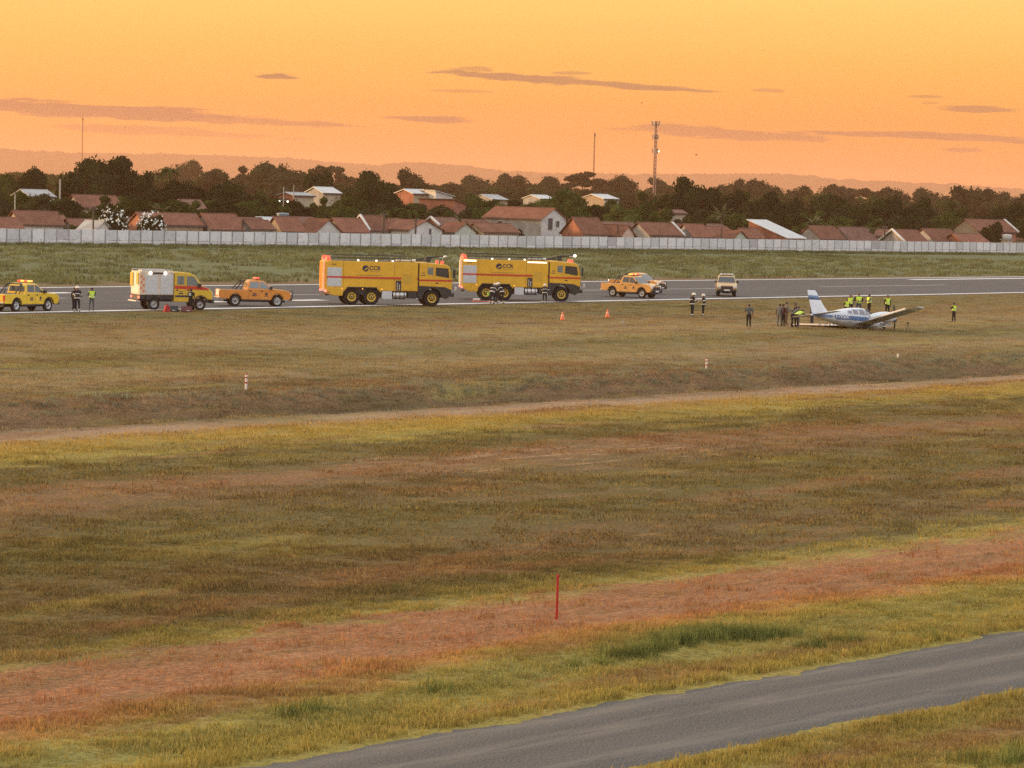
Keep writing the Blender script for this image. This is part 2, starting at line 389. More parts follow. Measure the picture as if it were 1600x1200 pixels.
# ------------------------------------------------------------------ near service road
def build_road():
    mb = MB(); vs = []; us = list(np.arange(-25, 120, .18)); 
    rows = 7
    for u in us:
        e1 = .38*noise.noise(Vector((u*.35, 0, 0)))+.25*noise.noise(Vector((u*1.6, 4, 0)))+.14*noise.noise(Vector((u*4.3, 4, 0)))
        e0 = .30*noise.noise(Vector((u*.3, 9, 0)))+.2*noise.noise(Vector((u*1.7, 7, 0)))+.12*noise.noise(Vector((u*4.1, 7, 0)))
        for k in range(rows):
            f_ = k/(rows-1); s = (s_bot+e0)*(1-f_)+(s_top+e1)*f_
            p = RDD*float(u)+RDN*float(s); vs.append((p.x, p.y, .02+.03*math.sin(f_*math.pi) if 0 < k < rows-1 else -.05))
    fs = [(i*rows+k, (i+1)*rows+k, (i+1)*rows+k+1, i*rows+k+1) for i in range(len(us)-1) for k in range(rows-1)]
    o = mb.add(vs, fs, True).build('service_road', asphalt('gravel_road', (.060, .055, .049), (.098, .087, .075), .9, True, RH))
    return tag(o, 'grey gravel service road crossing the lower right corner', 'road', kind='structure')
road = build_road()

# ------------------------------------------------------------------ grass tufts (real blades, instanced on points)
def blade_tuft(name, nb, h, spread, wid, seed, m_, droop=.5):
    rn = random.Random(seed); mb = MB()
    for _ in range(nb):
        a = rn.uniform(0, 6.283); r = spread*math.sqrt(rn.random()); x, y = r*math.cos(a), r*math.sin(a)
        hh = h*rn.uniform(.45, 1.1); b_ = rn.uniform(0, 6.283); le = hh*rn.uniform(.15, droop); wd = wid*rn.uniform(.6, 1.2)
        px, py = -math.sin(b_)*wd/2, math.cos(b_)*wd/2; dx, dy = math.cos(b_)*le, math.sin(b_)*le
        mb.add([(x-px, y-py, 0), (x+px, y+py, 0), (x+dx*.35+px*.8, y+dy*.35+py*.8, hh*.6), (x+dx*.35-px*.8, y+dy*.35-py*.8, hh*.6), (x+dx, y+dy, hh)],
               [(0,1,2,3), (3,2,4)])
    me = bpy.data.meshes.new(name); me.from_pydata(mb.v, [], mb.f); me.materials.append(m_)
    return bpy.data.objects.new(name, me)
def grass_material(name, boost, tint, trans=.35, follow=True):
    M_ = bpy.data.materials.new(name); M_.use_nodes = True; t = NT(M_.node_tree)
    for n in list(t.n): t.n.remove(n)
    if follow:
        n = t.node('ShaderNodeGroup'); n.node_tree = grp; c = n.outputs[0]
    else: c = None
    oi = t.node('ShaderNodeObjectInfo')
    v = t.math('MULTIPLY', t.math('ADD', .6, t.math('MULTIPLY', oi.outputs['Random'], .8)), boost)
    cv = t.node('ShaderNodeCombineXYZ'); [t.put(cv.inputs[i], v) for i in range(3)]
    c = t.mix(1., c if follow else tint, cv.outputs[0], 'MULTIPLY')
    if follow: c = t.mix(t.math('MULTIPLY', t.math('GREATER_THAN', oi.outputs['Random'], .80), .45), c, tint)
    d = t.node('ShaderNodeBsdfDiffuse'); tr = t.node('ShaderNodeBsdfTranslucent'); mx = t.node('ShaderNodeMixShader'); mx.inputs[0].default_value = trans
    t.put(d.inputs[0], c); t.put(tr.inputs[0], c); t.l.new(d.outputs[0], mx.inputs[1]); t.l.new(tr.outputs[0], mx.inputs[2])
    o = t.node('ShaderNodeOutputMaterial'); t.l.new(mx.outputs[0], o.inputs[0]); return M_
def scatter(name, pts, scales, sources, label):
    me = bpy.data.meshes.new(name); me.from_pydata([tuple(p) for p in pts], [], [])
    at_ = me.attributes.new('size', 'FLOAT', 'POINT'); at_.data.foreach_set('value', np.asarray(scales, dtype=np.float32))
    o = bpy.data.objects.new(name, me); COL.objects.link(o)
    src = bpy.data.collections.new(name+'_source')
    for s in sources: src.objects.link(s)
    tr = bpy.data.node_groups.new(name, 'GeometryNodeTree'); tr.is_modifier = True
    tr.interface.new_socket('Geometry', in_out='INPUT', socket_type='NodeSocketGeometry'); tr.interface.new_socket('Geometry', in_out='OUTPUT', socket_type='NodeSocketGeometry')
    N = tr.nodes; Lk = tr.links
    gi = N.new('NodeGroupInput'); gout = N.new('NodeGroupOutput'); mp = N.new('GeometryNodeMeshToPoints'); ip = N.new('GeometryNodeInstanceOnPoints')
    ci = N.new('GeometryNodeCollectionInfo'); ci.inputs[0].default_value = src; ci.inputs['Separate Children'].default_value = True; ci.inputs['Reset Children'].default_value = True
    rv = N.new('FunctionNodeRandomValue'); rv.data_type = 'FLOAT_VECTOR'; rv.inputs[0].default_value = (-.12, -.12, 0); rv.inputs[1].default_value = (.12, .12, 6.283)
    na = N.new('GeometryNodeInputNamedAttribute'); na.data_type = 'FLOAT'; na.inputs[0].default_value = 'size'
    ip.inputs['Pick Instance'].default_value = True
    Lk.new(gi.outputs[0], mp.inputs[0]); Lk.new(mp.outputs[0], ip.inputs['Points']); Lk.new(ci.outputs[0], ip.inputs['Instance'])
    Lk.new(rv.outputs[0], ip.inputs['Rotation']); Lk.new(na.outputs[0], ip.inputs['Scale']); Lk.new(ip.outputs[0], gout.inputs[0])
    md = o.modifiers.new('scatter', 'NODES'); md.node_group = tr
    return tag(o, label, 'grass', kind='stuff')
gm = grass_material('short_grass', 1.4, (.34, .27, .10))
gg = grass_material('green_grass', 1.05, (.175, .185, .055), follow=False)
short = [blade_tuft('grass_tuft', 18, .085, .18, .011, i, gm) for i in range(5)]
short_v = [blade_tuft('verge_tuft', 16, .13, .15, .012, 10+i, gm) for i in range(4)]
wide = [blade_tuft('grass_patch', 46, .095, .6, .026, 20+i, gm) for i in range(5)]
tall = [blade_tuft('tall_tuft', 34, .33, .22, .016, 40+i, gg, .8) for i in range(4)]
def road_s(P): return P[:, 0]*RDN.x + P[:, 1]*RDN.y
def gs(P): return P[:, 0]*GN.x + P[:, 1]*GN.y
def gu(P): return P[:, 0]*GD.x + P[:, 1]*GD.y
def with_z(P): 
    S, Uu = gs(P), gu(P)
    return np.column_stack([P[:, 0], P[:, 1], [prof(float(a), float(b_))-.01 for a, b_ in zip(S, Uu)]])
def wedge(y0, y1, dens, margin=5.):
    wmax = .165*y1+margin; n = int(dens*(y1-y0)*2*wmax)
    P = np.column_stack([RNG.uniform(-wmax, wmax, n), RNG.uniform(y0, y1, n)])
    return P[np.abs(P[:, 0]) < .165*P[:, 1]+margin]
def clump(P, k, off): return np.array([noise.noise(Vector((x*k+off, y*k*1.3, off))) for x, y in P])
def keep(P):
    S = road_s(P); e = RNG.uniform(-.15, .35, len(P)) ; S2 = gs(P)
    ok = ~((S > s_bot+e-.05) & (S < s_top-e+.05))
    soil = (S2 > 40.4) & (S2 < 45); ok &= ~(soil & (RNG.random(len(P)) < .86)); mid = (S2 > 66) & (S2 < 71); ok &= ~(mid & (RNG.random(len(P)) < .5))
    sand = (S2 > 84) & (S2 < 87.4); ok &= ~(sand & (RNG.random(len(P)) < .85))
    r = P[:, 0]*RN.x + P[:, 1]*RN.y; ok &= (r < S_NEAR-2.1+RNG.uniform(-.2, .5, len(P)))
    return P[ok]
P1 = keep(wedge(44, 84, 62)); c1_ = clump(P1, .35, 2.); P1 = P1[c1_ > RNG.uniform(-.9, .25, len(P1))]
scatter('short_grass', with_z(P1), RNG.uniform(.6, 1.5, len(P1))*(1+.8*np.clip(clump(P1, .5, 8), -.4, 1)), short, 'short dry mown grass in the foreground beside the gravel road')
ee = []
for k in range(6500):
    u = RNG.uniform(20, 78); top = RNG.random() < .55; p = RDD*float(u)+RDN*float((s_top+abs(RNG.normal(0, .45))-.22) if top else (s_bot-abs(RNG.normal(0, .45))+.18)); ee.append((p.x, p.y))
P1e = np.array(ee); P1e = P1e[clump(P1e, .9, 4.) > RNG.uniform(-.6, .5, len(P1e))]
scatter('verge_grass', with_z(P1e), RNG.uniform(.5, 1.7, len(P1e)), short_v, 'ragged dry grass creeping over both edges of the gravel road')
P2 = keep(wedge(84, 180, 4.2, 8)); c2_ = clump(P2, .2, 5.); P2 = P2[c2_ > RNG.uniform(-.8, .35, len(P2))]
scatter('mown_grass', with_z(P2), RNG.uniform(.6, 1.35, len(P2)), wide, 'mown olive and brown grass between the soil track and the runway')
P3 = np.vstack([keep(wedge(180, 285, 1.0, 10)), keep(wedge(285, 380, .5, 10))])
scatter('strip_grass', with_z(P3), RNG.uniform(.7, 1.3, len(P3)), wide, 'thin mown grass along the near runway edge')
def blob(px, py, n, rx, ry):
    c = G(px, py); a = RNG.normal(0, 1, (n, 2)); P = np.array([[c.x, c.y]]) + a[:, :1]*np.array([[RDD.x, RDD.y]])*rx + a[:, 1:]*np.array([[RDN.x, RDN.y]])*ry
    return P
PT = np.vstack([blob(985, 1028, 70, .55, .16), blob(1060, 1012, 80, .35, .2), blob(1110, 1002, 130, .5, .22), blob(1195, 1000, 80, .5, .16), blob(1290, 1008, 25, .6, .12), blob(455, 1122, 14, .5, .14), blob(700, 1078, 10, .9, .14), blob(1575, 1190, 60, .5, .35), blob(1440, 1002, 12, .9, .14), blob(930, 1040, 24, .7, .16)])
scatter('green_clumps', with_z(PT), .22+.95*RNG.random(len(PT))**2.2, tall, 'taller green grass clumps along the verge of the gravel road')
PW = []
for k in range(5200):
    s = RNG.choice([RNG.uniform(89., 91.2), RNG.uniform(93.6, 96.)]); u = RNG.uniform(-10, 190); s2 = s - 1.6*noise.noise(Vector((u*.03, 3.1, 0))); p = GD*u+GN*s2; PW.append((p.x, p.y))
PW = np.array(PW)
dg_m = grass_material('ditch_grass', 1.1, (.235, .225, .14), follow=False)
scatter('ditch_grass', with_z(PW), RNG.uniform(.3, .8, len(PW)), [blade_tuft('bank_tuft', 26, .34, .4, .03, 60+i, dg_m, 1.2) for i in range(4)], 'long grey green grass leaning on the bank of the drainage ditch')
FG = grass_material('far_grass_mat', .95, (.165, .175, .075), follow=False)
PF = []
wa_, wb_ = G(-60, 382), G(1660, 399)
for k in range(2600):
    f_ = RNG.random(); p = wa_.lerp(wb_, f_); back = abs(RNG.normal(0, 1))*2.2+.25; nrm = Vector((math.sin(R(46)), -math.cos(R(46)), 0)); p = p+nrm*back; PF.append((p.x, p.y, 0))
scatter('wall_grass', PF, RNG.uniform(.5, 1.5, len(PF)), [blade_tuft('weed', 26, .42, .5, .08, 80+i, FG, .8) for i in range(4)], 'unmown green weeds along the foot of the concrete wall')
PG = []
for k in range(9000):
    s = RNG.uniform(S_FAR+3, S_FAR+125); u = RNG.uniform(120, 560); p = RD*u+RN*s
    if abs(p.x) < .17*p.y+6 and p.y < 560: 
        if noise.noise(Vector((u*.03, s*.06, 2))) > RNG.uniform(-.7, .3): PG.append((p.x, p.y, 0))
scatter('far_grass', PG, RNG.uniform(.8, 1.7, len(PG)), [blade_tuft('field_tuft', 30, .3, .8, .07, 90+i, FG, .8) for i in range(4)], 'long green grass between the runway and the concrete wall')

# ================================================================== HILLS
def build_hills(name, prof_px, Y, colr, label, amp, seed, depth=500):
    rn = random.Random(seed); vs = []; xs = list(np.arange(-500, 2101, 2.2)); rows = []
    px_, py_ = zip(*prof_px)
    for x in xs:
        y = float(np.interp(x, px_, py_))
        top = at(x, y, Y)
        j = amp*(.9*noise.noise(Vector((x*.05, seed, 0)))+1.0*max(0, noise.noise(Vector((x*.23, seed, 4))))+.7*noise.noise(Vector((x*.6, seed, 2))))
        rows.append((top.x, max(3, top.z+j)))
    n = len(xs)
    prf = [(-.9, 0.), (-.5, .35), (-.25, .62), (0, 1.), (.4, .85), (1.0, .3), (1.5, 0)]
    for k, (dy, h) in enumerate(prf):
        for (x, z) in rows:
            jj = 1+.10*noise.noise(Vector((x*.012, k*2.3, seed))) if 0 < h < 1 else 1
            vs.append((x, Y+dy*depth, z*h*jj - (.5 if h == 0 else 0)))
    fs = [(k*n+i, k*n+i+1, (k+1)*n+i+1, (k+1)*n+i) for k in range(len(prf)-1) for i in range(n-1)]
    o = MB().add(vs, fs, True).build(name, mat(name+'_woods', colr, .95, var=.25, scale=.02, spec=.1))
    return tag(o, label, 'hills', kind='structure')
build_hills('hills', [(-500, 236), (0, 232), (60, 236), (130, 239), (250, 240), (350, 243), (450, 247), (560, 256), (700, 268), (900, 280), (1200, 296), (1700, 320), (2100, 330)], 13500, (.05, .055, .035),
            'long low hazy wooded ridge behind the left half', 9, 3)
build_hills('hills', [(-500, 262), (300, 268), (560, 262), (610, 256), (650, 253), (720, 258), (790, 267), (850, 270), (940, 271), (1050, 272), (1170, 271), (1240, 272), (1300, 279), (1400, 284), (1500, 288), (1600, 296), (2100, 308)], 12300, (.05, .055, .035),
            'faint hazy wooded ridge behind the right half', 7, 8)

# ================================================================== HAZE
hz = MB().box(-17000, 17000, -8000, 17000, -4, 165).build('haze', None)
hm = bpy.data.materials.new('evening_haze'); hm.use_nodes = True
for n in list(hm.node_tree.nodes): hm.node_tree.nodes.remove(n)
hm.cycles.homogeneous_volume = True
ht = NT(hm.node_tree); pv = ht.node('ShaderNodeVolumePrincipled'); ho_ = ht.node('ShaderNodeOutputMaterial')
pv.inputs['Color'].default_value = (1, .56, .34, 1); pv.inputs['Density'].default_value = 0.85e-4; pv.inputs['Anisotropy'].default_value = .35
pv.inputs['Density Attribute'].default_value = ''; pv.inputs['Temperature Attribute'].default_value = ''
ht.l.new(pv.outputs[0], ho_.inputs['Volume']); hz.data.materials.clear(); hz.data.materials.append(hm)
tag(hz, 'thin warm evening haze over the whole airfield', 'haze', kind='stuff')

# ================================================================== PERIMETER WALL
def random_mat(name, stops, rough=.85, noise_amt=.25, scale=1.5):
    M_ = bpy.data.materials.new(name); M_.use_nodes = True; t = NT(M_.node_tree); b = t.n['Principled BSDF']
    oi = t.node('ShaderNodeObjectInfo'); ge = t.node('ShaderNodeNewGeometry')
    c = t.ramp(oi.outputs['Random'], stops, 'LINEAR')
    f = t.noise(ge.outputs['Position'], scale, 6, .7)
    sp = t.node('ShaderNodeSeparateXYZ'); t.l.new(ge.outputs['Position'], sp.inputs[0])
    low = t.math('MULTIPLY', t.smooth(t.math('ADD', sp.outputs[2], t.math('MULTIPLY', f, .8)), 1.1, .35), .45)
    c = t.mix(t.smooth(f, .45, .8, 0, noise_amt*2), c, (.16, .155, .14)); c = t.mix(low, c, (.22, .20, .15))
    t.l.new(c, b.inputs['Base Color']); b.inputs['Roughness'].default_value = rough; b.inputs['Specular IOR Level'].default_value = .2
    return M_
WA, WB = G(-50, 382.3), G(1650, 398.6); WA.z = WB.z = 0
WD = (WB-WA); WL = WD.length; WD.normalize(); WYAW = math.atan2(WD.y, WD.x); WNRM = Vector((WD.y, -WD.x, 0))
wallr = empty('perimeter_wall', WA, WYAW)
tag(wallr, 'long white concrete panel wall between the airfield and the houses', 'wall')
pm = random_mat('precast_panel', [(0, (.50, .51, .50)), (.25, (.60, .61, .60)), (.8, (.74, .74, .72)), (.93, (.68, .68, .66)), (1, (.40, .40, .40))])
pm2 = random_mat('concrete_post', [(0, (.22, .215, .205)), (1, (.34, .33, .31))])
PITCH, WH = 2.24, 2.35
up = MB().box(-PITCH/2+.075, PITCH/2-.075, -.03, .03, .86, WH).build('panel', pm, wallr, .01)
lo = MB().box(-PITCH/2+.075, PITCH/2-.075, -.03, .03, -.05, .81).build('panel', pm, wallr, .01)
po = MB().box(-.09, .09, -.07, .07, -.1, WH+.04).build('post', pm2, wallr, .012)
npan = int(WL/PITCH)
for k in range(npan):
    x = (k+.5)*PITCH; dz = .05*noise.noise(Vector((k*.37, 0, 0)))
    for src in (up, lo):
        o = src if k == 0 else src.copy()
        if k: COL.objects.link(o); o.parent = wallr
        o.location = (x, random.uniform(-.008, .008), dz); o.rotation_euler = (0, random.uniform(-.004, .004), 0)
    o = po if k == 0 else po.copy()
    if k: COL.objects.link(o); o.parent = wallr
    o.location = (k*PITCH, 0, dz)
def wall_depth(px):
    d = ray(px, 390); d.z = 0; d.normalize()
    den = d.x*WD.y-d.y*WD.x; t = (WA.x*WD.y-WA.y*WD.x)/den
    return (d*t).y

# ================================================================== HOUSES
def tile_mat(name, c0, c1):
    M_ = bpy.data.materials.new(name); M_.use_nodes = True; t = NT(M_.node_tree); b = t.n['Principled BSDF']
    tcn = t.node('ShaderNodeTexCoord'); oi = t.node('ShaderNodeObjectInfo')
    f = t.noise(tcn.outputs['Object'], .7, 6, .65)
    wv = t.node('ShaderNodeTexWave'); wv.wave_type = 'BANDS'; wv.bands_direction = 'X'; wv.inputs['Scale'].default_value = 1.25; wv.inputs['Distortion'].default_value = .4
    t.l.new(tcn.outputs['Object'], wv.inputs['Vector'])
    c = t.mix(t.smooth(f, .3, .7), c0, c1)
    f3 = t.noise(tcn.outputs['Object'], 3.5, 5, .75)
    c = t.mix(t.smooth(f3, .52, .72, 0, .55), c, (.09, .06, .05))
    v = t.math('ADD', .7, t.math('ADD', t.math('MULTIPLY', oi.outputs['Random'], .4), t.math('MULTIPLY', wv.outputs['Fac'], .18)))
    cv = t.node('ShaderNodeCombineXYZ'); [t.put(cv.inputs[i], v) for i in range(3)]
    t.l.new(t.mix(1., c, cv.outputs[0], 'MULTIPLY'), b.inputs['Base Color'])
    b.inputs['Roughness'].default_value = .85; b.inputs['Specular IOR Level'].default_value = .2
    bn = t.node('ShaderNodeBump'); bn.inputs['Strength'].default_value = .6; bn.inputs['Distance'].default_value = .08
    t.l.new(wv.outputs['Fac'], bn.inputs['Height']); t.l.new(bn.outputs[0], b.inputs['Normal'])
    return M_
ROOF = {'red': tile_mat('clay_tiles', (.155, .060, .036), (.225, .095, .058)), 'brown': tile_mat('old_clay_tiles', (.13, .066, .047), (.20, .107, .076)),
        'metal': mat('metal_sheet', (.45, .46, .46), .45, .2, .1, .5), 'grey': mat('cement_sheet', (.33, .34, .34), .8, 0, .2, .5)}
WALLS = {'white': mat('white_render', (.56, .55, .52), .9, var=.12, scale=.6, dirt=.35), 'cream': mat('cream_render', (.42, .35, .25), .9, var=.12, scale=.6, dirt=.3),
         'grey': mat('bare_cement', (.30, .29, .28), .9, var=.2, scale=.5, dirt=.4), 'brick': mat('hollow_brick', (.30, .115, .07), .9, var=.22, scale=.8, dirt=.3),
         'green': mat('pale_green_render', (.46, .50, .42), .9, var=.1, scale=.6, dirt=.3), 'beige': mat('beige_render', (.33, .255, .18), .9, var=.12, scale=.6, dirt=.3),
         'pink': mat('peach_render', (.58, .42, .33), .9, var=.1, scale=.6, dirt=.2)}
DARKW = mat('dark_opening', (.035, .04, .045), .35, var=.1); FASC = mat('roof_edge', (.10, .06, .05), .8, var=.15)
PALEFR = mat('window_surround', (.5, .5, .48), .8, var=.1)
HGROUP = 'red roofed houses behind the perimeter wall'
def house(x0, x1, ye, yr, off, label, axis='along', W=7., roof='red', wall='white', cap=None, win=(), name='house', turn=0., shed=False, gable=None, gs_=.55, group=HGROUP):
    """x0..x1 the span seen, ye/yr the eave and ridge seen, off metres behind the wall; axis: the ridge runs along the wall or across it"""
    xc = (x0+x1)/2; Y = wall_depth(xc)+off; pm_ = FPX/Y
    yh = hory(xc); ze = CAMH+(yh-ye)/pm_; zr = CAMH+(yh-yr)/pm_; ze = max(ze, 2.2); zr = max(zr, ze+.5)
    yaw = WYAW+turn-(.38 if axis == 'along' and not turn else 0); wid = (x1-x0)/pm_; ca, sa = abs(math.cos(yaw)), abs(math.sin(yaw))
    if axis == 'along': L = max(3.5, (wid-W*sa)/ca); Wd = W
    else: L = W; Wd = max(3.5, (wid-W*ca)/sa) if False else W
    if axis == 'across':
        # ridge runs away from the wall: gable end towards the airfield
        Wd = max(3., wid*gs_/ca); L = max(4., (wid-Wd*ca)/sa); yaw = yaw-math.pi/2
    c = at(xc, yh, Y); root = empty(name, (c.x, c.y, 0), yaw); tag(root, label, 'house' if 'house' in name else 'building', group)
    h, w_ = L/2, Wd/2; oh = .35; th = .12
    if shed:
        mb = MB(); mb.add([(-h,-w_,0),(h,-w_,0),(h,w_,0),(-h,w_,0),(-h,-w_,zr),(h,-w_,ze),(h,w_,ze),(-h,w_,zr)], [(0,1,5,4),(1,2,6,5),(2,3,7,6),(3,0,4,7)])
        mb.build('wall', WALLS[wall], root)
        k = (zr-ze)/(2*h); z = lambda x: zr-(x+h)*k+.02
        r_ = MB(); a, b_ = -h-oh, h+oh
        r_.add([(a,-w_-oh,z(a)),(b_,-w_-oh,z(b_)),(b_,w_+oh,z(b_)),(a,w_+oh,z(a)),(a,-w_-oh,z(a)+th),(b_,-w_-oh,z(b_)+th),(b_,w_+oh,z(b_)+th),(a,w_+oh,z(a)+th)],
               [(3,2,1,0),(4,5,6,7),(0,1,5,4),(1,2,6,5),(2,3,7,6),(3,0,4,7)]).build('roof', ROOF[roof], root)
    else:
        MB().prism([(-w_,0),(w_,0),(w_,ze),(0,zr),(-w_,ze)], -h, h).build('wall', [WALLS[wall], WALLS[gable or (wall if axis == 'across' else random.choice(['brick', 'grey', 'grey', 'beige']))]], root)
        for p_ in root.children[0].data.polygons[:2]: p_.material_index = 1
        wl_ = root.children[0]; wl_.data.transform(Matrix.Rotation(R(90), 4, 'Z'))
        k = (zr-ze)/w_
        for sg in (-1, 1):
            e = w_+oh; zE = ze-k*oh
            vs = [(-h-oh, sg*e, zE+.02), (h+oh, sg*e, zE+.02), (h+oh, 0, zr+.02), (-h-oh, 0, zr+.02)]
            vs += [(a, b_, c_+th) for a, b_, c_ in vs]
            ro = MB().add(vs, [(3,2,1,0),(4,5,6,7),(0,1,5,4),(1,2,6,5),(2,3,7,6),(3,0,4,7)]).build('roof_slope', ROOF[roof], root)
            MB().add([(-h-oh, sg*e, zE-.12), (h+oh, sg*e, zE-.12), (h+oh, sg*(e+.03), zE+.16), (-h-oh, sg*(e+.03), zE+.16)], [(0,1,2,3)]).build('eave_board', FASC, ro)
        MB().tube((-h-oh, 0, zr+.12), (h+oh, 0, zr+.12), .11, n=6).build('ridge_cap', ROOF['brown'] if roof in ('red', 'brown') else ROOF[roof], root)
        if cap:   # pale parapet running down one gable
            for sg in (-1, 1):
                MB().add([(cap*(h+oh)-.18, sg*(w_+oh), ze-k*oh+.03), (cap*(h+oh)+.18, sg*(w_+oh), ze-k*oh+.03), (cap*(h+oh)+.18, 0, zr+.03), (cap*(h+oh)-.18, 0, zr+.03),
                          (cap*(h+oh)-.18, sg*(w_+oh), ze-k*oh+.34), (cap*(h+oh)+.18, sg*(w_+oh), ze-k*oh+.34), (cap*(h+oh)+.18, 0, zr+.34), (cap*(h+oh)-.18, 0, zr+.34)],
                         [(3,2,1,0),(4,5,6,7),(0,1,5,4),(1,2,6,5),(2,3,7,6),(3,0,4,7)]).build('gable_coping', WALLS['white'], root)
    for (side, a, z0, ww, hh) in win:     # windows: on the long front 'f' or on a gable end 'g-' 'g+'
        fr = MB(); pn = MB()
        if side == 'f':
            fr.box(a-ww/2-.12, a+ww/2+.12, -w_-.05, -w_+.02, z0-.12, z0+hh+.12); pn.box(a-ww/2, a+ww/2, -w_-.07, -w_, z0, z0+hh)
        else:
            sg = 1 if side == 'g+' else -1; xx = sg*h
            fr.box(min(xx, xx+sg*.05), max(xx, xx+sg*.05), a-ww/2-.12, a+ww/2+.12, z0-.12, z0+hh+.12); pn.box(min(xx, xx+sg*.07), max(xx, xx+sg*.07), a-ww/2, a+ww/2, z0, z0+hh)
        f_ = fr.build('window', PALEFR, root); pn.build('pane', DARKW, f_)
    return root
H_ = house
H_(-30, 42, 357, 341, 10, 'low red roofed house at the far left edge of the wall', W=8, wall='beige')
H_(6, 104, 350, 331, 24, 'red roofed house with white front wall, second from the left', W=9, wall='white', win=[('f', -2, .9, 1.2, 1), ('f', 2, .9, 1.2, 1)])
H_(100, 194, 324, 306, 62, 'tall house with grey gable end and cream front under a red roof', W=9, wall='cream', gable='grey', win=[('f', 1.5, 4.2, 1.1, 1.1)])
H_(102, 146, 353, 343, 20, 'small low red roof below the tall cream house', W=6, wall='brick')
H_(128, 171, 360, 346, 6, 'small white gabled hut right behind the wall, left of the flowering shrubs', axis='across', wall='white', roof='grey')
H_(200, 321, 350.5, 334, 20, 'long red roofed house with beige wall behind the white flowering shrub', W=9, wall='beige')
H_(268, 324, 327, 313, 70, 'brown roof showing among the trees above the beige house', W=8, wall='pink', roof='brown')
H_(300, 384, 357.5, 335, 14, 'red roofed house with cream wall left of the tank tower', W=9, wall='cream')
H_(378, 424, 357.5, 345, 11, 'red roofed house with white wall left of the tank tower, lower one', W=7, wall='white')
H_(396, 442, 348, 340.5, 34, 'flat white metal roof beside the small tank tower', W=6, wall='white', roof='metal')
H_(420, 474, 360.5, 340, 15, 'red roofed house in front of the small tank tower', W=8, wall='white')
H_(464, 535, 363, 343, 9, 'white gabled house with a wide red roof, right of the tank tower', axis='across', wall='white')
H_(508, 578, 362, 342, 16, 'red roofed house sloping down to the right of the white gabled one', W=8, wall='white')
H_(553, 612, 359, 338, 18, 'red roofed house with white side wall left of the two dark poles', W=8, wall='white', cap=-1)
H_(602, 692, 358.5, 344.5, 10, 'orange red roofed house with a white gable beside the right dark pole', axis='across', wall='white', win=[('g+', 1.0, 1.6, .5, 1.6)])
H_(664, 722, 352, 341, 24, 'house with a white parapet wall under a brown roof', W=7, wall='white', roof='brown', cap=-1)
H_(686, 745, 362, 349, 8, 'pale green gabled house close behind the wall', axis='across', wall='green')
H_(728, 812, 362, 350, 12, 'low red roofed house before the two storey white house', W=8, wall='beige')
H_(738, 800, 358, 350.5, 20, 'low grey sheet roof left of the two storey white house', W=7, wall='grey', roof='grey')
H_(757, 885, 340.5, 325, 34, 'two storey house with grey front, white gable end and windows', axis='across', W=10, wall='grey', gable='white', gs_=.30, win=[('g+', -.9, 3.2, 1.1, 2.0), ('g+', 1.0, 3.7, .8, 1.0), ('f', -3, 3.4, 1.2, 1.)])
H_(880, 950, 364.5, 341, 14, 'broad red roof right of the two storey white house', W=9, wall='white')
H_(926, 992, 366, 352, 9, 'low red roofed house with a peach gable end', axis='across', wall='pink', gs_=.3)
H_(983, 1066, 366, 349, 18, 'red roofed house with a white coping down its right gable and grey cement side', W=9, wall='grey', gable='grey', cap=1)
H_(1056, 1112, 369.5, 351, 14, 'red roofed house right of the white coping', W=8, wall='beige')
H_(1085, 1150, 369, 355, 24, 'red roofed house behind the pale gable, below the banana plants', W=8, wall='cream')
H_(1124, 1166, 372, 361, 8, 'small pale green gable with red roof left of the sloping metal roof', axis='across', wall='green')
H_(1150, 1190, 371.5, 358, 16, 'short red roof with white edge left of the sloping metal roof', W=6, wall='white')
H_(1172, 1258, 371, 346, 14, 'building with one sloping white metal roof and brick side', axis='across', wall='brick', roof='metal', shed=True, name='building', gs_=.35)
H_(1250, 1318, 372.5, 354, 16, 'red roofed house right of the sloping metal roof', W=9, wall='beige')
H_(1296, 1370, 377, 356, 12, 'brownish red roof behind the thin pale shrub', W=9, wall='white', roof='brown')
H_(1382, 1448, 377, 360, 12, 'red roofed house right of the pole by the thin pale shrub', W=9, wall='white', cap=-1)
H_(1428, 1500, 376, 358.5, 20, 'long red roof in the middle of the right hand group', W=9, wall='brick')
H_(1476, 1545, 379, 366, 10, 'low red roof just behind the stained part of the wall', W=8, wall='beige')
H_(1492, 1586, 361, 344, 30, 'tall barn like house with a white strip on its red roof at the right', W=10, wall='brick', roof='red', cap=1)
ORD = ['first', 'second', 'third', 'fourth', 'fifth', 'sixth', 'seventh', 'eighth', 'ninth', 'tenth', 'eleventh', 'twelfth', 'thirteenth', 'fourteenth', 'fifteenth', 'sixteenth', 'seventeenth', 'eighteenth']
for i_, (a, b_, ye, yr, of) in enumerate([(30, 110, 346, 337, 40), (188, 250, 349, 341, 36), (240, 300, 346, 338, 44), (350, 420, 349, 341, 34), (440, 500, 349, 340, 38), (520, 585, 350, 342, 40), (575, 640, 351, 342, 36), (640, 700, 351, 343, 44), (700, 770, 353, 344, 36),
        (860, 925, 352, 344, 46), (930, 1000, 357, 348, 34), (1010, 1080, 359, 350, 40), (1080, 1140, 359, 351, 38), (1140, 1200, 363, 354, 34), (1235, 1300, 363, 355, 40), (1330, 1400, 368, 359, 30), (1395, 1470, 369, 360, 36), (1540, 1610, 374, 365, 34)]):
    H_(a, b_, ye, yr, of, 'low roof peeking out in the second row of houses, %s from the left' % ORD[i_], W=7, wall=random.choice(['beige', 'white', 'grey', 'cream']), roof=random.choice(['red', 'red', 'brown']))
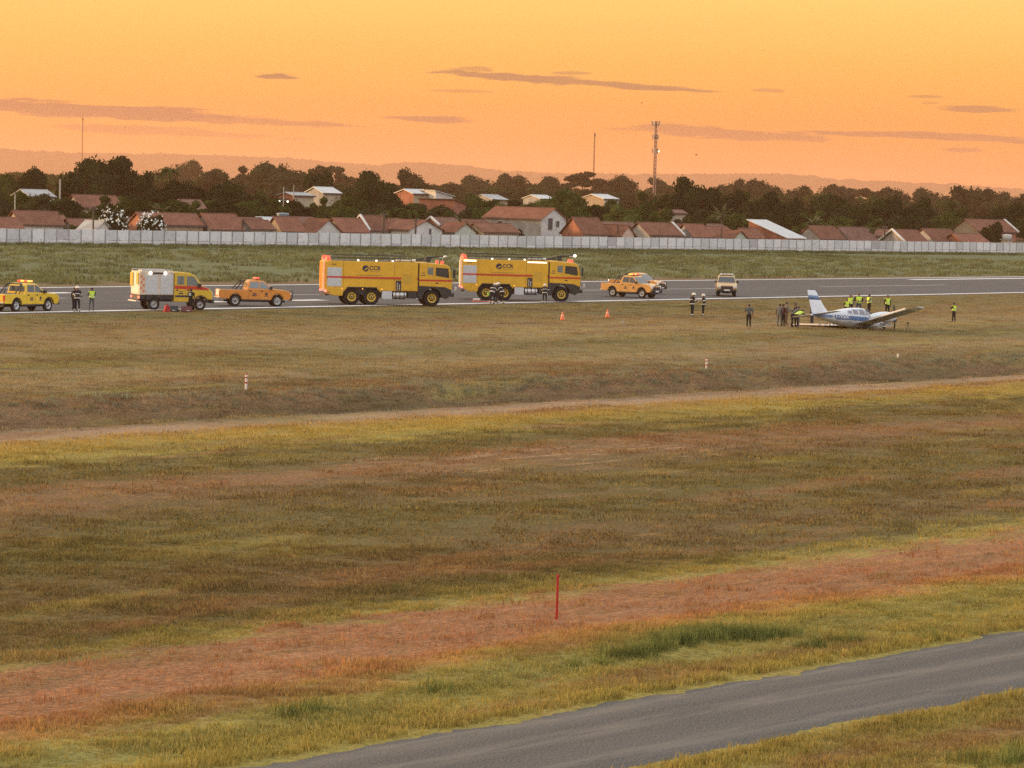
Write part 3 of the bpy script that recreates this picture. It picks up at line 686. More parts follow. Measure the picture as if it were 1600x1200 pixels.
# buildings further back among the trees
BG = 'buildings among the trees'
H_(14, 92, 307, 297.5, 120, 'wide grey green metal roof among the trees at the left', W=12, wall='green', roof='grey', name='building', group=BG)
H_(433, 492, 306, 304.5, 110, 'plain cream walled building among the trees above the tank tower', W=9, wall='cream', roof='grey', name='building', group=BG)
H_(484, 526, 302, 293.5, 125, 'white metal roof rising above the cream walled building', W=10, wall='cream', roof='metal', name='building', group=BG)
H_(624, 668, 303, 297, 95, 'pale building with grey metal roof behind the brick wall', W=9, wall='cream', roof='metal', name='building', group=BG, win=[('f', 0, 4.5, 1, 1.2)])
H_(662, 704, 306, 299, 88, 'white block with a sloping top behind the brick wall', W=7, wall='white', roof='metal', shed=True, name='building', group=BG)
H_(656, 728, 318, 312, 70, 'unfinished red hollow brick building among the trees', W=7, wall='brick', roof='brown', shed=True, turn=.35, name='building', group=BG)
H_(738, 792, 312, 305, 190, 'far pale building in the trees left of centre', W=12, wall='cream', roof='grey', name='building', group=BG)
H_(826, 858, 311, 305.5, 220, 'far small white roof among brown trees', W=10, wall='white', roof='metal', name='building', group=BG)
H_(914, 960, 311, 304.5, 170, 'far white roof in the trees below the slim mast', W=12, wall='white', roof='metal', name='building', group=BG)
H_(1040, 1064, 333, 330, 48, 'small cream block with an orange roof edge before the biggest dark tree', W=4, wall='cream', roof='brown', name='building', group=BG)

# ================================================================== TREES
def leaf_mat(name, c0, c1, c2):
    M_ = bpy.data.materials.new(name); M_.use_nodes = True; t = NT(M_.node_tree)
    for n in list(t.n): t.n.remove(n)
    oi = t.node('ShaderNodeObjectInfo'); ge = t.node('ShaderNodeNewGeometry')
    f = t.noise(ge.outputs['Position'], .35, 3, .6); f2 = t.noise(ge.outputs['Position'], 2.2, 3, .6)
    c = t.mix(t.smooth(f, .35, .65), c0, c1); c = t.mix(t.smooth(f2, .55, .75, 0, .7), c, c2)
    v = t.math('ADD', .7, t.math('MULTIPLY', oi.outputs['Random'], .6)); cv = t.node('ShaderNodeCombineXYZ'); [t.put(cv.inputs[i], v) for i in range(3)]
    c = t.mix(1., c, cv.outputs[0], 'MULTIPLY')
    d = t.node('ShaderNodeBsdfDiffuse'); tr = t.node('ShaderNodeBsdfTranslucent'); mx = t.node('ShaderNodeMixShader'); mx.inputs[0].default_value = .25
    t.put(d.inputs[0], c); t.put(tr.inputs[0], c); t.l.new(d.outputs[0], mx.inputs[1]); t.l.new(tr.outputs[0], mx.inputs[2])
    o = t.node('ShaderNodeOutputMaterial'); t.l.new(mx.outputs[0], o.inputs[0]); return M_
LEAF = {'dark': leaf_mat('dark_foliage', (.014, .022, .007), (.028, .038, .012), (.050, .056, .018)),
        'green': leaf_mat('green_foliage', (.030, .050, .012), (.055, .078, .018), (.092, .102, .026)),
        'bright': leaf_mat('bright_foliage', (.055, .085, .022), (.085, .11, .028), (.13, .135, .035)),
        'brown': leaf_mat('brown_foliage', (.028, .034, .016), (.046, .050, .022), (.070, .066, .028)),
        'pale': leaf_mat('pale_foliage', (.075, .085, .040), (.11, .11, .055), (.14, .12, .06))}
BARK = mat('bark', (.11, .085, .065), .9, var=.3, scale=2.)
def crown_mesh(name, lobes, nleaf, size, seed, core=.84):
    """unit crown (about 1 high, 1 wide): many leaf clumps spread over lobes, with a solid heart"""
    rn = np.random.default_rng(seed); vs = []; fs = []
    vol = np.array([l[3]*l[3] for l in lobes]); cnt = (nleaf*vol/vol.sum()).astype(int)
    for (cx, cy, cz, r, fl), n in zip(lobes, cnt):
        d = rn.normal(0, 1, (n, 3)); d /= np.linalg.norm(d, axis=1)[:, None]; d[:, 2] = np.where(d[:, 2] < -.45, -d[:, 2]*.5, d[:, 2])
        rad = r*(rn.random(n)**.5*.36+.70); rad *= 1+.12*np.sin(d[:, 0]*7+cx*9)*np.sin(d[:, 1]*6+d[:, 2]*5)
        P = np.array([cx, cy, cz])+d*rad[:, None]*np.array([1, 1, fl])
        for p, dd in zip(P, d):
            a = rn.normal(0, 1, 3); nrm = dd+.7*a; nrm /= np.linalg.norm(nrm); t1 = np.cross(nrm, rn.normal(0, 1, 3)); t1 /= np.linalg.norm(t1); t2 = np.cross(nrm, t1)
            s = size*rn.uniform(.5, 1.25); k = len(vs); e = s*rn.uniform(.45, .9)
            vs += [tuple(p-t1*s), tuple(p-t2*e*.8+nrm*s*.2), tuple(p+t1*s), tuple(p+t2*e)]
            fs.append((k, k+1, k+2, k+3))
        # heart of the lobe
        k = len(vs); n1, n2 = 7, 5
        for j in range(n2+1):
            ph = math.pi*j/n2
            for i in range(n1):
                th = 2*math.pi*i/n1; q_ = core*r*(1+.15*math.sin(3*th+ph*2+cx*5))
                vs.append((cx+q_*math.sin(ph)*math.cos(th), cy+q_*math.sin(ph)*math.sin(th), cz+q_*fl*math.cos(ph)))
        fs += [(k+j*n1+i, k+(j+1)*n1+i, k+(j+1)*n1+(i+1) % n1, k+j*n1+(i+1) % n1) for j in range(n2) for i in range(n1)]
    me = bpy.data.meshes.new(name); me.from_pydata(vs, [], fs); return me
def lobes(kind, seed):
    rn = random.Random(seed); out = []
    if kind == 'dome':
        out = [(0, 0, .50, .34, .95)]
        for k in range(13):
            a = rn.uniform(0, 6.28); z = rn.uniform(.30, .80); r = .34*math.sqrt(max(.1, 1-((z-.42)/.5)**2)); out.append((r*math.cos(a), r*math.sin(a), z, rn.uniform(.13, .20), .9))
    elif kind == 'flat':
        for k in range(11):
            a = rn.uniform(0, 6.28); r = .42*math.sqrt(rn.random()); out.append((r*math.cos(a), r*math.sin(a), .78+rn.uniform(-.10, .08)-.25*r, rn.uniform(.11, .18), .45))
    elif kind == 'tall':
        for k in range(12):
            z = rn.uniform(.25, .85); a = rn.uniform(0, 6.28); r = .22*math.sqrt(max(.08, 1-((z-.5)/.45)**2)); out.append((r*math.cos(a), r*math.sin(a), z, rn.uniform(.13, .2), 1.05))
    else:  # open: separate tufts with gaps
        for k in range(18):
            a = rn.uniform(0, 6.28); z = rn.uniform(.32, .86); r = rn.uniform(.05, .36)*math.sqrt(max(.1, 1-((z-.45)/.55)**2)); out.append((r*math.cos(a), r*math.sin(a), z, rn.uniform(.11, .18), .75))
    return out
CROWN = {}
for kd, nv, nl, sz in (('dome', 4, 3000, .030), ('flat', 2, 1500, .028), ('tall', 2, 2200, .030), ('open', 3, 2200, .026)):
    CROWN[kd] = [crown_mesh('crown_'+kd, lobes(kd, 31*i+7), nl, sz, i+3) for i in range(nv)]
def trunk_mesh(seed, fork=4):
    rn = random.Random(seed); mb = MB(); mb.tube((0,0,-.02), (.01,0,.22), .040, .030, 8); 
    for k in range(fork):
        a = 6.28*k/fork+rn.uniform(-.4, .4); p = Vector((.01, 0, .2)); q_ = Vector((.16*math.cos(a), .16*math.sin(a), rn.uniform(.38, .5))); e = q_+Vector((.14*math.cos(a), .14*math.sin(a), .2))
        mb.tube(p, q_, .022, .014, 6); mb.tube(q_, e, .014, .006, 5)
    me = bpy.data.meshes.new('trunk'); me.from_pydata(mb.v, [], mb.f); me.materials.append(BARK); return me
TRUNKS = [trunk_mesh(i) for i in range(3)]
TREES = []
def tree(px, ytop, wpx, off, kind, leaf, label, vi=None, group='trees behind the houses', name='tree'):
    off = off*2.0 if leaf == 'brown' and off >= 200 else off
    Y = wall_depth(px)+off; pm_ = FPX/Y; h = CAMH+(hory(px)-ytop)/pm_; wd = wpx/pm_
    c = at(px, hory(px), Y); root = empty(name, (c.x, c.y, 0), random.uniform(0, 6.28)); tag(root, label, 'tree', group)
    i = len(TREES); me = CROWN[kind][(i if vi is None else vi) % len(CROWN[kind])]
    for nm, mesh, mt in (('trunk', TRUNKS[i % 3], None), ('crown', me, LEAF[leaf])):
        o = bpy.data.objects.new(nm, mesh); COL.objects.link(o); o.parent = root
        ext = {'dome': .86, 'flat': .95, 'tall': .66, 'open': .84}[kind]; topz = {'dome': .91, 'flat': .88, 'tall': .95, 'open': .95}[kind]
        o.scale = (wd/ext, wd/ext, h/topz)
        if mt:
            if not o.data.materials: o.data.materials.append(None)
            o.material_slots[0].link = 'OBJECT'; o.material_slots[0].material = mt
    TREES.append(root); return root
T = tree
T(155, 237, 108, 150, 'dome', 'dark', 'biggest dark domed tree at the left, above the tall cream house', 0)
T(108, 285, 48, 130, 'dome', 'dark', 'dark tree at the left foot of the biggest left hand dome')
T(52, 257, 56, 180, 'dome', 'dark', 'dark domed tree left of the biggest left hand dome')
T(14, 272, 62, 200, 'dome', 'green', 'rounded tree at the far left edge behind the metal roof')
T(4, 298, 34, 40, 'open', 'brown', 'brownish tree cut by the left edge above the low roof')
T(46, 300, 46, 60, 'dome', 'green', 'low round green tree in front of the grey green metal roof')
T(84, 308, 34, 48, 'open', 'green', 'loose green tree left of the tall cream house')
T(98, 330, 22, 42, 'dome', 'green', 'small round tree touching the left gable of the tall cream house')
T(214, 262, 64, 150, 'dome', 'dark', 'dark tree joined to the right of the biggest left hand dome')
T(236, 283, 56, 110, 'dome', 'dark', 'dark tree below the coconut palm at the left')
T(293, 277, 72, 120, 'dome', 'dark', 'wide dark tree right of the coconut palm')
T(330, 262, 60, 300, 'open', 'brown', 'hazy brown tree behind the gap left of the street lamp')
T(365, 277, 66, 110, 'dome', 'dark', 'dark round tree left of the street lamp with two lamps')
T(335, 312, 50, 70, 'open', 'green', 'loose green bushy tree over the cream walled house')
T(402, 296, 40, 130, 'tall', 'green', 'upright tree just left of the street lamp with two lamps')
T(438, 250, 92, 240, 'dome', 'brown', 'large brownish dome behind the street lamp with two lamps', 2)
T(503, 262, 62, 190, 'dome', 'dark', 'dark tree behind the white metal roof left of centre')
T(512, 252, 60, 420, 'flat', 'brown', 'flat topped spreading tree against the sky left of centre')
T(457, 309, 46, 60, 'dome', 'dark', 'low dark round tree beneath the cream walled building')
T(505, 306, 46, 50, 'open', 'green', 'green tree right of the low dark round one, above the red roofs')
T(540, 301, 66, 70, 'dome', 'green', 'broad green tree right of the cream walled building')
T(576, 268, 84, 150, 'dome', 'dark', 'large dark tree left of the pale metal roofed building', 1)
T(605, 296, 52, 90, 'dome', 'dark', 'dark tree at the right foot of the large one beside the pale building')
T(646, 264, 54, 260, 'dome', 'brown', 'dark dome against the sky above the pale metal roofed building', 3)
T(625, 322, 44, 40, 'open', 'green', 'grey green bushy tree left of the second dark pole')
T(690, 330, 62, 34, 'open', 'green', 'low green tree under the unfinished brick building')
T(728, 300, 44, 100, 'tall', 'green', 'upright green tree right of the unfinished brick building')
T(742, 327, 40, 60, 'dome', 'green', 'low green tree left of the two storey white house')
T(772, 311, 56, 130, 'flat', 'green', 'flat spreading green tree above the low grey sheet roof')
T(820, 313, 60, 120, 'dome', 'dark', 'low dark tree behind the two storey white house')
T(888, 291, 66, 90, 'dome', 'green', 'yellowish green round tree right of the two storey white house')
T(872, 318, 40, 60, 'open', 'green', 'loose green tree beside the gable of the two storey white house')
T(935, 318, 60, 80, 'dome', 'dark', 'low dark tree below the far white roof')
T(978, 320, 60, 40, 'dome', 'bright', 'bright green round tree over the peach gabled house')
T(1010, 298, 60, 110, 'open', 'green', 'loose green tree at the foot of the antenna tower')
T(1030, 325, 48, 46, 'dome', 'green', 'dark green round tree left of the small cream block')
T(1085, 278, 80, 100, 'dome', 'dark', 'biggest dark tree right of the antenna tower', 1)
T(1055, 292, 50, 115, 'dome', 'dark', 'dark tree joined to the left of the biggest one by the tower')
T(1086, 337, 42, 34, 'open', 'green', 'low green bush tree below the biggest dark tree by the tower')
T(1140, 296, 48, 110, 'dome', 'dark', 'dark tree behind the banana plants right of the tower')
T(1165, 298, 50, 120, 'open', 'green', 'loose green tree left above the sloping metal roof')
T(1205, 300, 62, 90, 'dome', 'dark', 'dark tree right above the sloping metal roof')
T(1160, 331, 36, 34, 'dome', 'green', 'small round tree left of the sloping metal roof')
T(1242, 310, 56, 80, 'dome', 'dark', 'dark tree left of the pale banana plant on the right side')
T(1290, 298, 76, 100, 'dome', 'dark', 'wide dark tree behind the pale banana plant on the right side', 2)
T(1250, 331, 44, 42, 'open', 'green', 'low green tree above the red roof beside the metal roof')
T(1330, 315, 62, 70, 'dome', 'dark', 'low dark tree above the thin pale shrub')
T(1362, 309, 46, 90, 'open', 'green', 'loose tree left of the tallest dark tree on the right')
T(1394, 302, 56, 90, 'dome', 'dark', 'dark green dome left of the right hand barn like house')
T(1434, 309, 54, 80, 'dome', 'dark', 'second dark green dome left of the right hand barn like house')
T(1412, 333, 60, 40, 'dome', 'dark', 'low dark tree right behind the red roofs at the right')
T(1470, 331, 58, 50, 'dome', 'green', 'low round green tree touching the right hand barn like house')
T(1490, 312, 56, 120, 'open', 'green', 'loose green tree behind the right hand barn like house')
T(1516, 287, 82, 230, 'dome', 'brown', 'brown domed tree against the sky at the right', 0)
T(1570, 318, 66, 70, 'dome', 'dark', 'dark tree at the right edge behind the water tank', 3)
T(1552, 346, 32, 16, 'dome', 'dark', 'dark round bush between the barn like house and the water tank')
T(1600, 340, 40, 30, 'dome', 'dark', 'dark bush cut by the right edge')
T(1590, 300, 60, 210, 'dome', 'brown', 'brown tree cut by the right edge')
T(1358, 354, 40, 10, 'open', 'pale', 'thin pale shrub standing just behind the wall at the right')
T(118, 350, 18, 12, 'open', 'green', 'small green bush behind the wall left of the small white hut')
T(812, 356, 24, 9, 'dome', 'dark', 'small dark bush below the two storey white house')
for (px, yt, wp, off, kd, lf, tx) in [(190, 255, 40, 330, 'flat', 'brown', 'hazy brown treetop right of the biggest left dome'), (245, 262, 60, 360, 'dome', 'brown', 'hazy brown treetop behind the coconut palm'),
    (285, 250, 62, 620, 'dome', 'brown', 'pale hazy dome above the wide dark tree'), (380, 258, 56, 380, 'open', 'brown', 'hazy treetop above the dark round tree left of the lamp'),
    (545, 270, 50, 420, 'open', 'brown', 'hazy open treetop left of the large dark tree'), (700, 283, 70, 330, 'dome', 'brown', 'hazy treetop above the unfinished brick building'),
    (752, 274, 66, 420, 'dome', 'brown', 'hazy domed treetop left of the slim mast, outermost'), (805, 268, 60, 440, 'dome', 'brown', 'hazy domed treetop left of the slim mast, middle one'),
    (855, 276, 70, 400, 'dome', 'brown', 'hazy domed treetop left of the slim mast, nearest it'), (915, 268, 84, 420, 'flat', 'brown', 'hazy spreading tree below the slim mast'),
    (960, 274, 70, 420, 'dome', 'brown', 'hazy treetop between the slim mast and the antenna tower'), (1030, 276, 64, 460, 'open', 'brown', 'hazy treetop right behind the antenna tower'),
    (1142, 280, 46, 400, 'dome', 'brown', 'hazy treetop right of the biggest dark tree'), (1190, 277, 62, 380, 'dome', 'brown', 'hazy domed treetop above the sloping metal roof'),
    (1240, 290, 60, 350, 'dome', 'brown', 'low hazy treetop right above the sloping metal roof'), (1300, 285, 70, 460, 'dome', 'brown', 'hazy treetop above the wide dark tree at the right'),
    (1345, 289, 60, 480, 'flat', 'brown', 'hazy flat treetop left of the two dark green domes'), (1400, 290, 56, 360, 'dome', 'brown', 'hazy treetop above the two dark green domes'),
    (1455, 294, 60, 330, 'dome', 'brown', 'hazy treetop left of the brown dome at the right'), (1560, 296, 56, 340, 'dome', 'brown', 'hazy treetop right of the brown dome at the right')]:
    T(px, yt, wp, off, kd, lf, tx, group='hazy trees further back')
for (px, yt, wp, off, kd, lf, tx) in [(758, 309, 70, 150, 'dome', 'dark', 'dark round tree hiding the far pale building left of centre'), (842, 308.5, 60, 170, 'dome', 'green', 'green round tree below the far small white roof'), (905, 309, 50, 120, 'dome', 'green', 'round tree left below the far white roof'), (948, 309, 50, 130, 'open', 'green', 'loose tree right below the far white roof'),
    (640, 318, 50, 75, 'dome', 'green', 'round tree before the pale metal roofed building'), (50, 309, 60, 100, 'dome', 'dark', 'dark tree before the wide grey green metal roof'), (470, 315, 50, 85, 'open', 'dark', 'dark loose tree before the cream walled building'), (690, 324, 60, 58, 'dome', 'green', 'round tree before the unfinished brick building'),
    (300, 322, 40, 55, 'open', 'green', 'loose green tree beside the brown roof among the trees'), (790, 318, 50, 100, 'open', 'green', 'loose green tree over the roof of the two storey white house')]:
    T(px, yt, wp, off, kd, lf, tx)
# distant woods: one mass of treetops
def crown_source(i, kd, lf):
    o = bpy.data.objects.new('far_crown', CROWN[kd][i % len(CROWN[kd])].copy()); o.data.materials.clear(); o.data.materials.append(LEAF[lf]); o.scale = (1.3, 1.3, 1.); return o
PTS = []; SC = []
for k in range(3400):
    Y = 1050+3200*RNG.random()**1.3; x = RNG.uniform(-.2, .2)*Y
    if wall_depth(800+x/Y*FPX)+170 > Y: continue
    PTS.append((x, Y, -1.)); SC.append(RNG.uniform(9, 14) if Y < 1500 else RNG.uniform(9, 15.5))
woods = scatter('distant_woods', PTS, SC, [crown_source(i, kd, lf) for i, (kd, lf) in enumerate([('dome', 'brown'), ('dome', 'green'), ('open', 'brown'), ('dome', 'dark'), ('flat', 'brown'), ('tall', 'green')])], 'hazy mass of distant treetops reaching to the hills')
woods['category'] = 'woods'
# undergrowth behind the houses: one mass
PU = []; SU = []
for k in range(560):
    px = RNG.uniform(-30, 1630); Y = wall_depth(px)+RNG.uniform(40, 150); p = at(px, hory(px), Y); PU.append((p.x, p.y, -.3)); SU.append(RNG.uniform(4., 8.5))
und = scatter('undergrowth', PU, SU, [crown_source(i, kd, lf) for i, (kd, lf) in enumerate([('dome', 'green'), ('open', 'green'), ('dome', 'dark'), ('open', 'brown')])], 'dense garden bushes filling the gaps behind the houses')
und['category'] = 'bushes'

def fronds(mb, c, n, ln, w_, rise, droop, rn):
    for k in range(n):
        a = 6.283*k/n+rn.uniform(-.25, .25); d = Vector((math.cos(a), math.sin(a), 0)); s = Vector((-d.y, d.x, 0)); rs = rise*rn.uniform(.5, 1.2); l = ln*rn.uniform(.8, 1.1); pts = []
        for j in range(6):
            t = j/5; pts.append(Vector(c)+d*l*t*(1-.15*t)+Vector((0, 0, l*(rs*t-droop*t*t))))
        for j in range(5):
            w0 = w_*math.sin(math.pi*min(.98, .12+.85*j/5)); w1 = w_*math.sin(math.pi*min(.98, .12+.85*(j+1)/5))
            dn = Vector((0, 0, -.35))
            for sg in (-1, 1):
                mb.add([pts[j], pts[j+1], pts[j+1]+s*sg*w1+dn*w1, pts[j]+s*sg*w0+dn*w0], [(0,1,2,3)])
    return mb
def palm(px, ytop, off, label, name='palm_tree', ln=3.2, w_=.38, n=16, rise=.9, droop=1.15, leaf='green', hscale=1.):
    Y = wall_depth(px)+off; h = CAMH+(hory(px)-ytop)*Y/FPX; c = at(px, hory(px), Y); root = empty(name, (c.x, c.y, 0)); tag(root, label, 'palm' if 'palm' in name else 'plant')
    rn = random.Random(int(px)); ht_ = max(.6, h-ln*rise*.55)
    MB().tube((0,0,-.2), (.15, .1, ht_*.5), .19, .15).tube((.15,.1,ht_*.5), (.1, 0, ht_), .15, .12).build('trunk', BARK, root)
    fronds(MB(), (.1, 0, ht_), n, ln, w_, rise, droop, rn).build('crown', LEAF[leaf], root)
palm(263, 256, 130, 'coconut palm rising between the dark trees at the left')
palm(640, 318, 30, 'palm with drooping fronds beside the second dark pole', n=14)
palm(598, 322, 32, 'small palm beside the first dark pole', n=12, ln=2.6)
palm(1128, 318, 40, 'tall banana plant right of the small cream block', 'banana_plant', 3.4, .42, 10, 1.5, .9, 'pale')
palm(1150, 326, 44, 'second banana plant beside the tall one', 'banana_plant', 2.8, .38, 9, 1.4, .9, 'green')
palm(1272, 334, 30, 'pale banana plant above the red roof at the right', 'banana_plant', 2.6, .36, 9, 1.5, .9, 'pale')
palm(252, 316, 34, 'banana plant behind the long beige walled house', 'banana_plant', 2.6, .36, 9, 1.4, .9, 'pale')
palm(276, 322, 30, 'second banana plant behind the long beige walled house', 'banana_plant', 2.2, .32, 9, 1.4, .9, 'green')
palm(722, 334, 24, 'bare forked banana plant left of the two storey white house', 'banana_plant', 2.4, .26, 6, 1.5, .7, 'pale')
# shrubs in white blossom
PET = mat('white_blossom', (.75, .76, .72), .8, var=.1)
for px, yt, wp, lab in ((178, 327, 26, 'larger shrub covered in white blossom behind the wall'), (238, 333, 24, 'smaller round shrub covered in white blossom before the beige house')):
    r_ = tree(px, yt, wp+14, 5, 'dome', 'dark', lab, group=None, name='flowering_shrub'); r_['category'] = 'shrub'
    cr = [c for c in r_.children if c.name.startswith('crown')][0]; sc = cr.scale.copy(); rn = np.random.default_rng(int(px)); mb = MB()
    for k in range(420):
        d = rn.normal(0, 1, 3); d /= np.linalg.norm(d); d[2] = abs(d[2])*1.0-.35*(rn.random() < .4)
        p = Vector((d[0]*.52*sc.x, d[1]*.52*sc.y, (.52+d[2]*.48)*sc.z))*rn.uniform(.9, 1.03)
        if noise.noise(p*1.2) < -.05: continue
        a = Vector(rn.normal(0, 1, 3)).normalized(); b_ = a.cross(Vector(d)).normalized(); s = rn.uniform(.10, .20)
        mb.add([p-a*s, p-b_*s, p+a*s, p+b_*s], [(0,1,2,3)])
    mb.build('blossom', PET, r_)['kind'] = 'stuff'

# ================================================================== MASTS, POLES, LAMPS, TANKS
STEEL = mat('mast_steel', (.20, .10, .075), .6, .3, .2); ZINC = mat('galvanised', (.30, .29, .28), .5, .6, .15); ANT = mat('antenna_white', (.45, .42, .40), .6, 0, .1)
def mast(px, ytop, Y, wd, label, cell=False):
    c = at(px, hory(px), Y); h = CAMH+(hory(px)-ytop)*Y/FPX; root = empty('antenna_tower' if cell else 'radio_mast', (c.x, c.y, 0), .4); tag(root, label, 'tower' if cell else 'mast')
    legs = [(wd*math.cos(a), wd*math.sin(a)) for a in (0, 2.094, 4.189)]
    for (x, y) in legs: MB().tube((x, y, 0), (x*.75, y*.75, h), wd*.24, wd*.18, 6).build('leg', STEEL, root)
    mb = MB(); n = int(h/(wd*2.6))
    for k in range(n):
        z0, z1 = h*k/n, h*(k+1)/n
        for i in range(3):
            a, b_ = legs[i], legs[(i+1) % 3]; f0, f1 = 1-.25*k/n, 1-.25*(k+1)/n
            mb.tube((a[0]*f0, a[1]*f0, z0), (b_[0]*f1, b_[1]*f1, z1), wd*.11, n=4)
    mb.build('bracing', STEEL, root)
    if cell:
        for zt, rr, nn, hh in ((h-1.2, 1.35, 6, 1.9), (h-6.0, 1.05, 6, 1.7), (h-11., 1.05, 5, 1.7)):
            ring = MB()
            for k in range(nn):
                a = 6.283*k/nn+.3; ring.tube((0, 0, zt), (rr*math.cos(a), rr*math.sin(a), zt+.25), .06, n=5)
            ring.build('platform', STEEL, root)
            for k in range(nn):
                a = 6.283*k/nn+.3; x, y = rr*math.cos(a), rr*math.sin(a); tl = .22 if zt > h-2 else 0.
                pa = MB().box(-.12, .12, -.17, .17, -hh/2, hh/2).build('panel_antenna', ANT if k % 2 else STEEL, root, .03); pa.location = (x, y, zt+.35); pa.rotation_euler = (0, tl, a)
        lm = MB().ball((0, 0, 0), .3, 10).build('lamp', mat('mast_lamp', (1, .85, .6), emit=3., ecol=(1, .8, .5), var=0), root); lm.location = (.95, -.9, h-10.8)
        cb_ = MB().tube((wd*.8, -wd, 4), (wd*.8, -wd, h-3), .07, n=5); cb_.tube((-wd*1.0, -wd, 4), (-wd*.9, -wd, h-3), .05, n=5); cb_.build('cable_run', ZINC, root)
    else:
        MB().tube((0, 0, h-.2), (0, 0, h+1.2), .05, n=5).box(-.35, .35, -.3, .3, h-1.8, h-.6).build('top_antenna', STEEL, root)
    return root
mast(1021.5, 190, 1150, .52, 'red lattice antenna tower with three tiers of panel antennas', True)
mast(926.5, 208, 1500, .36, 'slim lattice mast left of the antenna tower')
mast(127.5, 184, 1900, .32, 'slim lattice mast at the left above the biggest dome')
POLE = mat('dark_timber', (.07, .055, .045), .9, var=.2); CONC = mat('pole_concrete', (.38, .36, .31), .9, var=.15)
def pole(px, ytop, off, label, m_=None, r=.13, arm=True, lean=0.):
    Y = wall_depth(px)+off; h = CAMH+(hory(px)-ytop)*Y/FPX; c = at(px, hory(px), Y); root = empty('utility_pole', (c.x, c.y, 0), WYAW); tag(root, label, 'pole', 'poles along the street behind the wall')
    MB().tube((0,0,-.2), (lean, 0, h), r*1.15, r*.85, 8).build('shaft', m_ or POLE, root)
    if arm:
        MB().box(-.75, .75, -.06, .06, h-.55, h-.42).build('crossarm', POLE, root)
        for x in (-.65, 0, .65): MB().tube((x, 0, h-.42), (x, 0, h-.25), .05, .03, 6).build('insulator', ANT, root)
pole(147, 322, 4, 'dark utility pole left of the larger blossoming shrub'); pole(380, 343, 4, 'short dark pole before the cream walled house', arm=False)
pole(601, 331, 4, 'first dark pole behind the wall, left of centre', r=.16); pole(651, 340, 4, 'second dark pole behind the wall, right of the first', r=.16)
pole(967, 351, 5, 'dark pole before the peach gabled house', arm=False); pole(1129, 355, 4, 'dark pole left of the small pale green gable', arm=False)
pole(1384, 352, 4, 'dark pole right of the thin pale shrub'); pole(94, 280, 60, 'pale concrete pole left of the tall cream house', CONC, .16, False)
pole(24, 303, 30, 'thin pale pole over the red roofs at the left', CONC, .10, False); pole(459, 289, 90, 'thin pale pole on the cream walled building', CONC, .08, False)
LAMPM = mat('lit_lamp', (1, .93, .8), emit=4., ecol=(1, .9, .72), var=0)
def street_lamp(px, ytop, off, label, heads=2):
    Y = wall_depth(px)+off; h = CAMH+(hory(px)-ytop)*Y/FPX; c = at(px, hory(px), Y); root = empty('street_lamp', (c.x, c.y, 0)); tag(root, label, 'street lamp')
    MB().tube((0,0,0), (0,0,h), .11, .07, 8).build('post', CONC, root); MB().tube((-.75, 0, h-2.4), (.75, 0, h-2.4), .05, n=6).build('arm', CONC, root)
    for sg in (-1, 1)[:heads]:
        hd = MB().box(sg*.75-.2, sg*.75+.2, -.15, .15, h-2.5, h-2.38).build('lamp_head', ZINC, root); MB().ball((sg*.75, -.1, h-2.58), .16, 10).build('lamp', LAMPM, hd)
street_lamp(443.5, 292, 70, 'street lamp with two lit lamps before the cream walled building')
TANKB = mat('tank_blue', (.10, .16, .20), .5, var=.1); TANKW = mat('tank_white', (.55, .56, .55), .6, var=.1)
def tank(px, ytop, off, r, hh, label, m_, base=True):
    Y = wall_depth(px)+off; h = CAMH+(hory(px)-ytop)*Y/FPX; c = at(px, hory(px), Y); root = empty('water_tank', (c.x, c.y, 0), WYAW); tag(root, label, 'water tank')
    MB().lathe([(h-hh, .01), (h-hh, r*.9), (h-hh*.25, r), (h-hh*.08, r*.85), (h, .02)], (0,0,0), 'z', 18).build('drum', m_, root)
    MB().lathe([(h-hh*.27, r*1.02), (h-hh*.25, r*1.07), (h-hh*.2, r*1.02)], (0,0,0), 'z', 18).build('rim', TANKW, root)
    MB().box(-r, r, -r, r, h-hh-.2, h-hh-.01).build('platform', WALLS['grey'], root)
    MB().box(-r*.8, r*.8, -r*.8, r*.8, 0, h-hh-.21).build('tower', WALLS['cream'], root)
tank(443, 332, 26, 1.0, .9, 'small blue tank on a square tower among the red roofs', TANKB)
tank(1081, 349, 36, 1.05, 1.1, 'blue water tank in the garden below the biggest dark tree', TANKB)
tank(1575, 366, 10, 1.0, 1.0, 'white and blue water tank at the right behind the stained wall', TANKW)
tank(104, 385, -.0 + 14, .5, .5, 'x', TANKW) if False else None

# ================================================================== VEHICLES
TYRE = mat('tyre_rubber', (.022, .021, .020), .9, var=.2, scale=6, spec=.2); BLACK = mat('black_plastic', (.025, .025, .026), .6, var=.15); GLASS = mat('dark_glass', (.035, .045, .050), .08, var=0, spec=.8)
PALEGL = mat('side_glass', (.16, .20, .20), .12, var=.1, spec=.8); STEELW = mat('steel_wheel', (.45, .45, .44), .45, .5, .12); ALU = mat('brushed_aluminium', (.55, .55, .54), .38, .7, .12); CHROME = mat('bright_metal', (.7, .7, .7), .2, .9, .05)
SHUT = mat('grey_shutter', (.55, .57, .58), .5, .1, .06, dirt=.12); TYEL = mat('truck_yellow', (.70, .39, .022), .38, var=.06, scale=1.2, coat=.25, dirt=.10); REDST = mat('red_stripe', (.52, .035, .018), .5, var=.08)
INK = mat('dark_lettering', (.02, .022, .05), .6, var=0); GREYINK = mat('grey_lettering', (.16, .11, .04), .7, var=0)
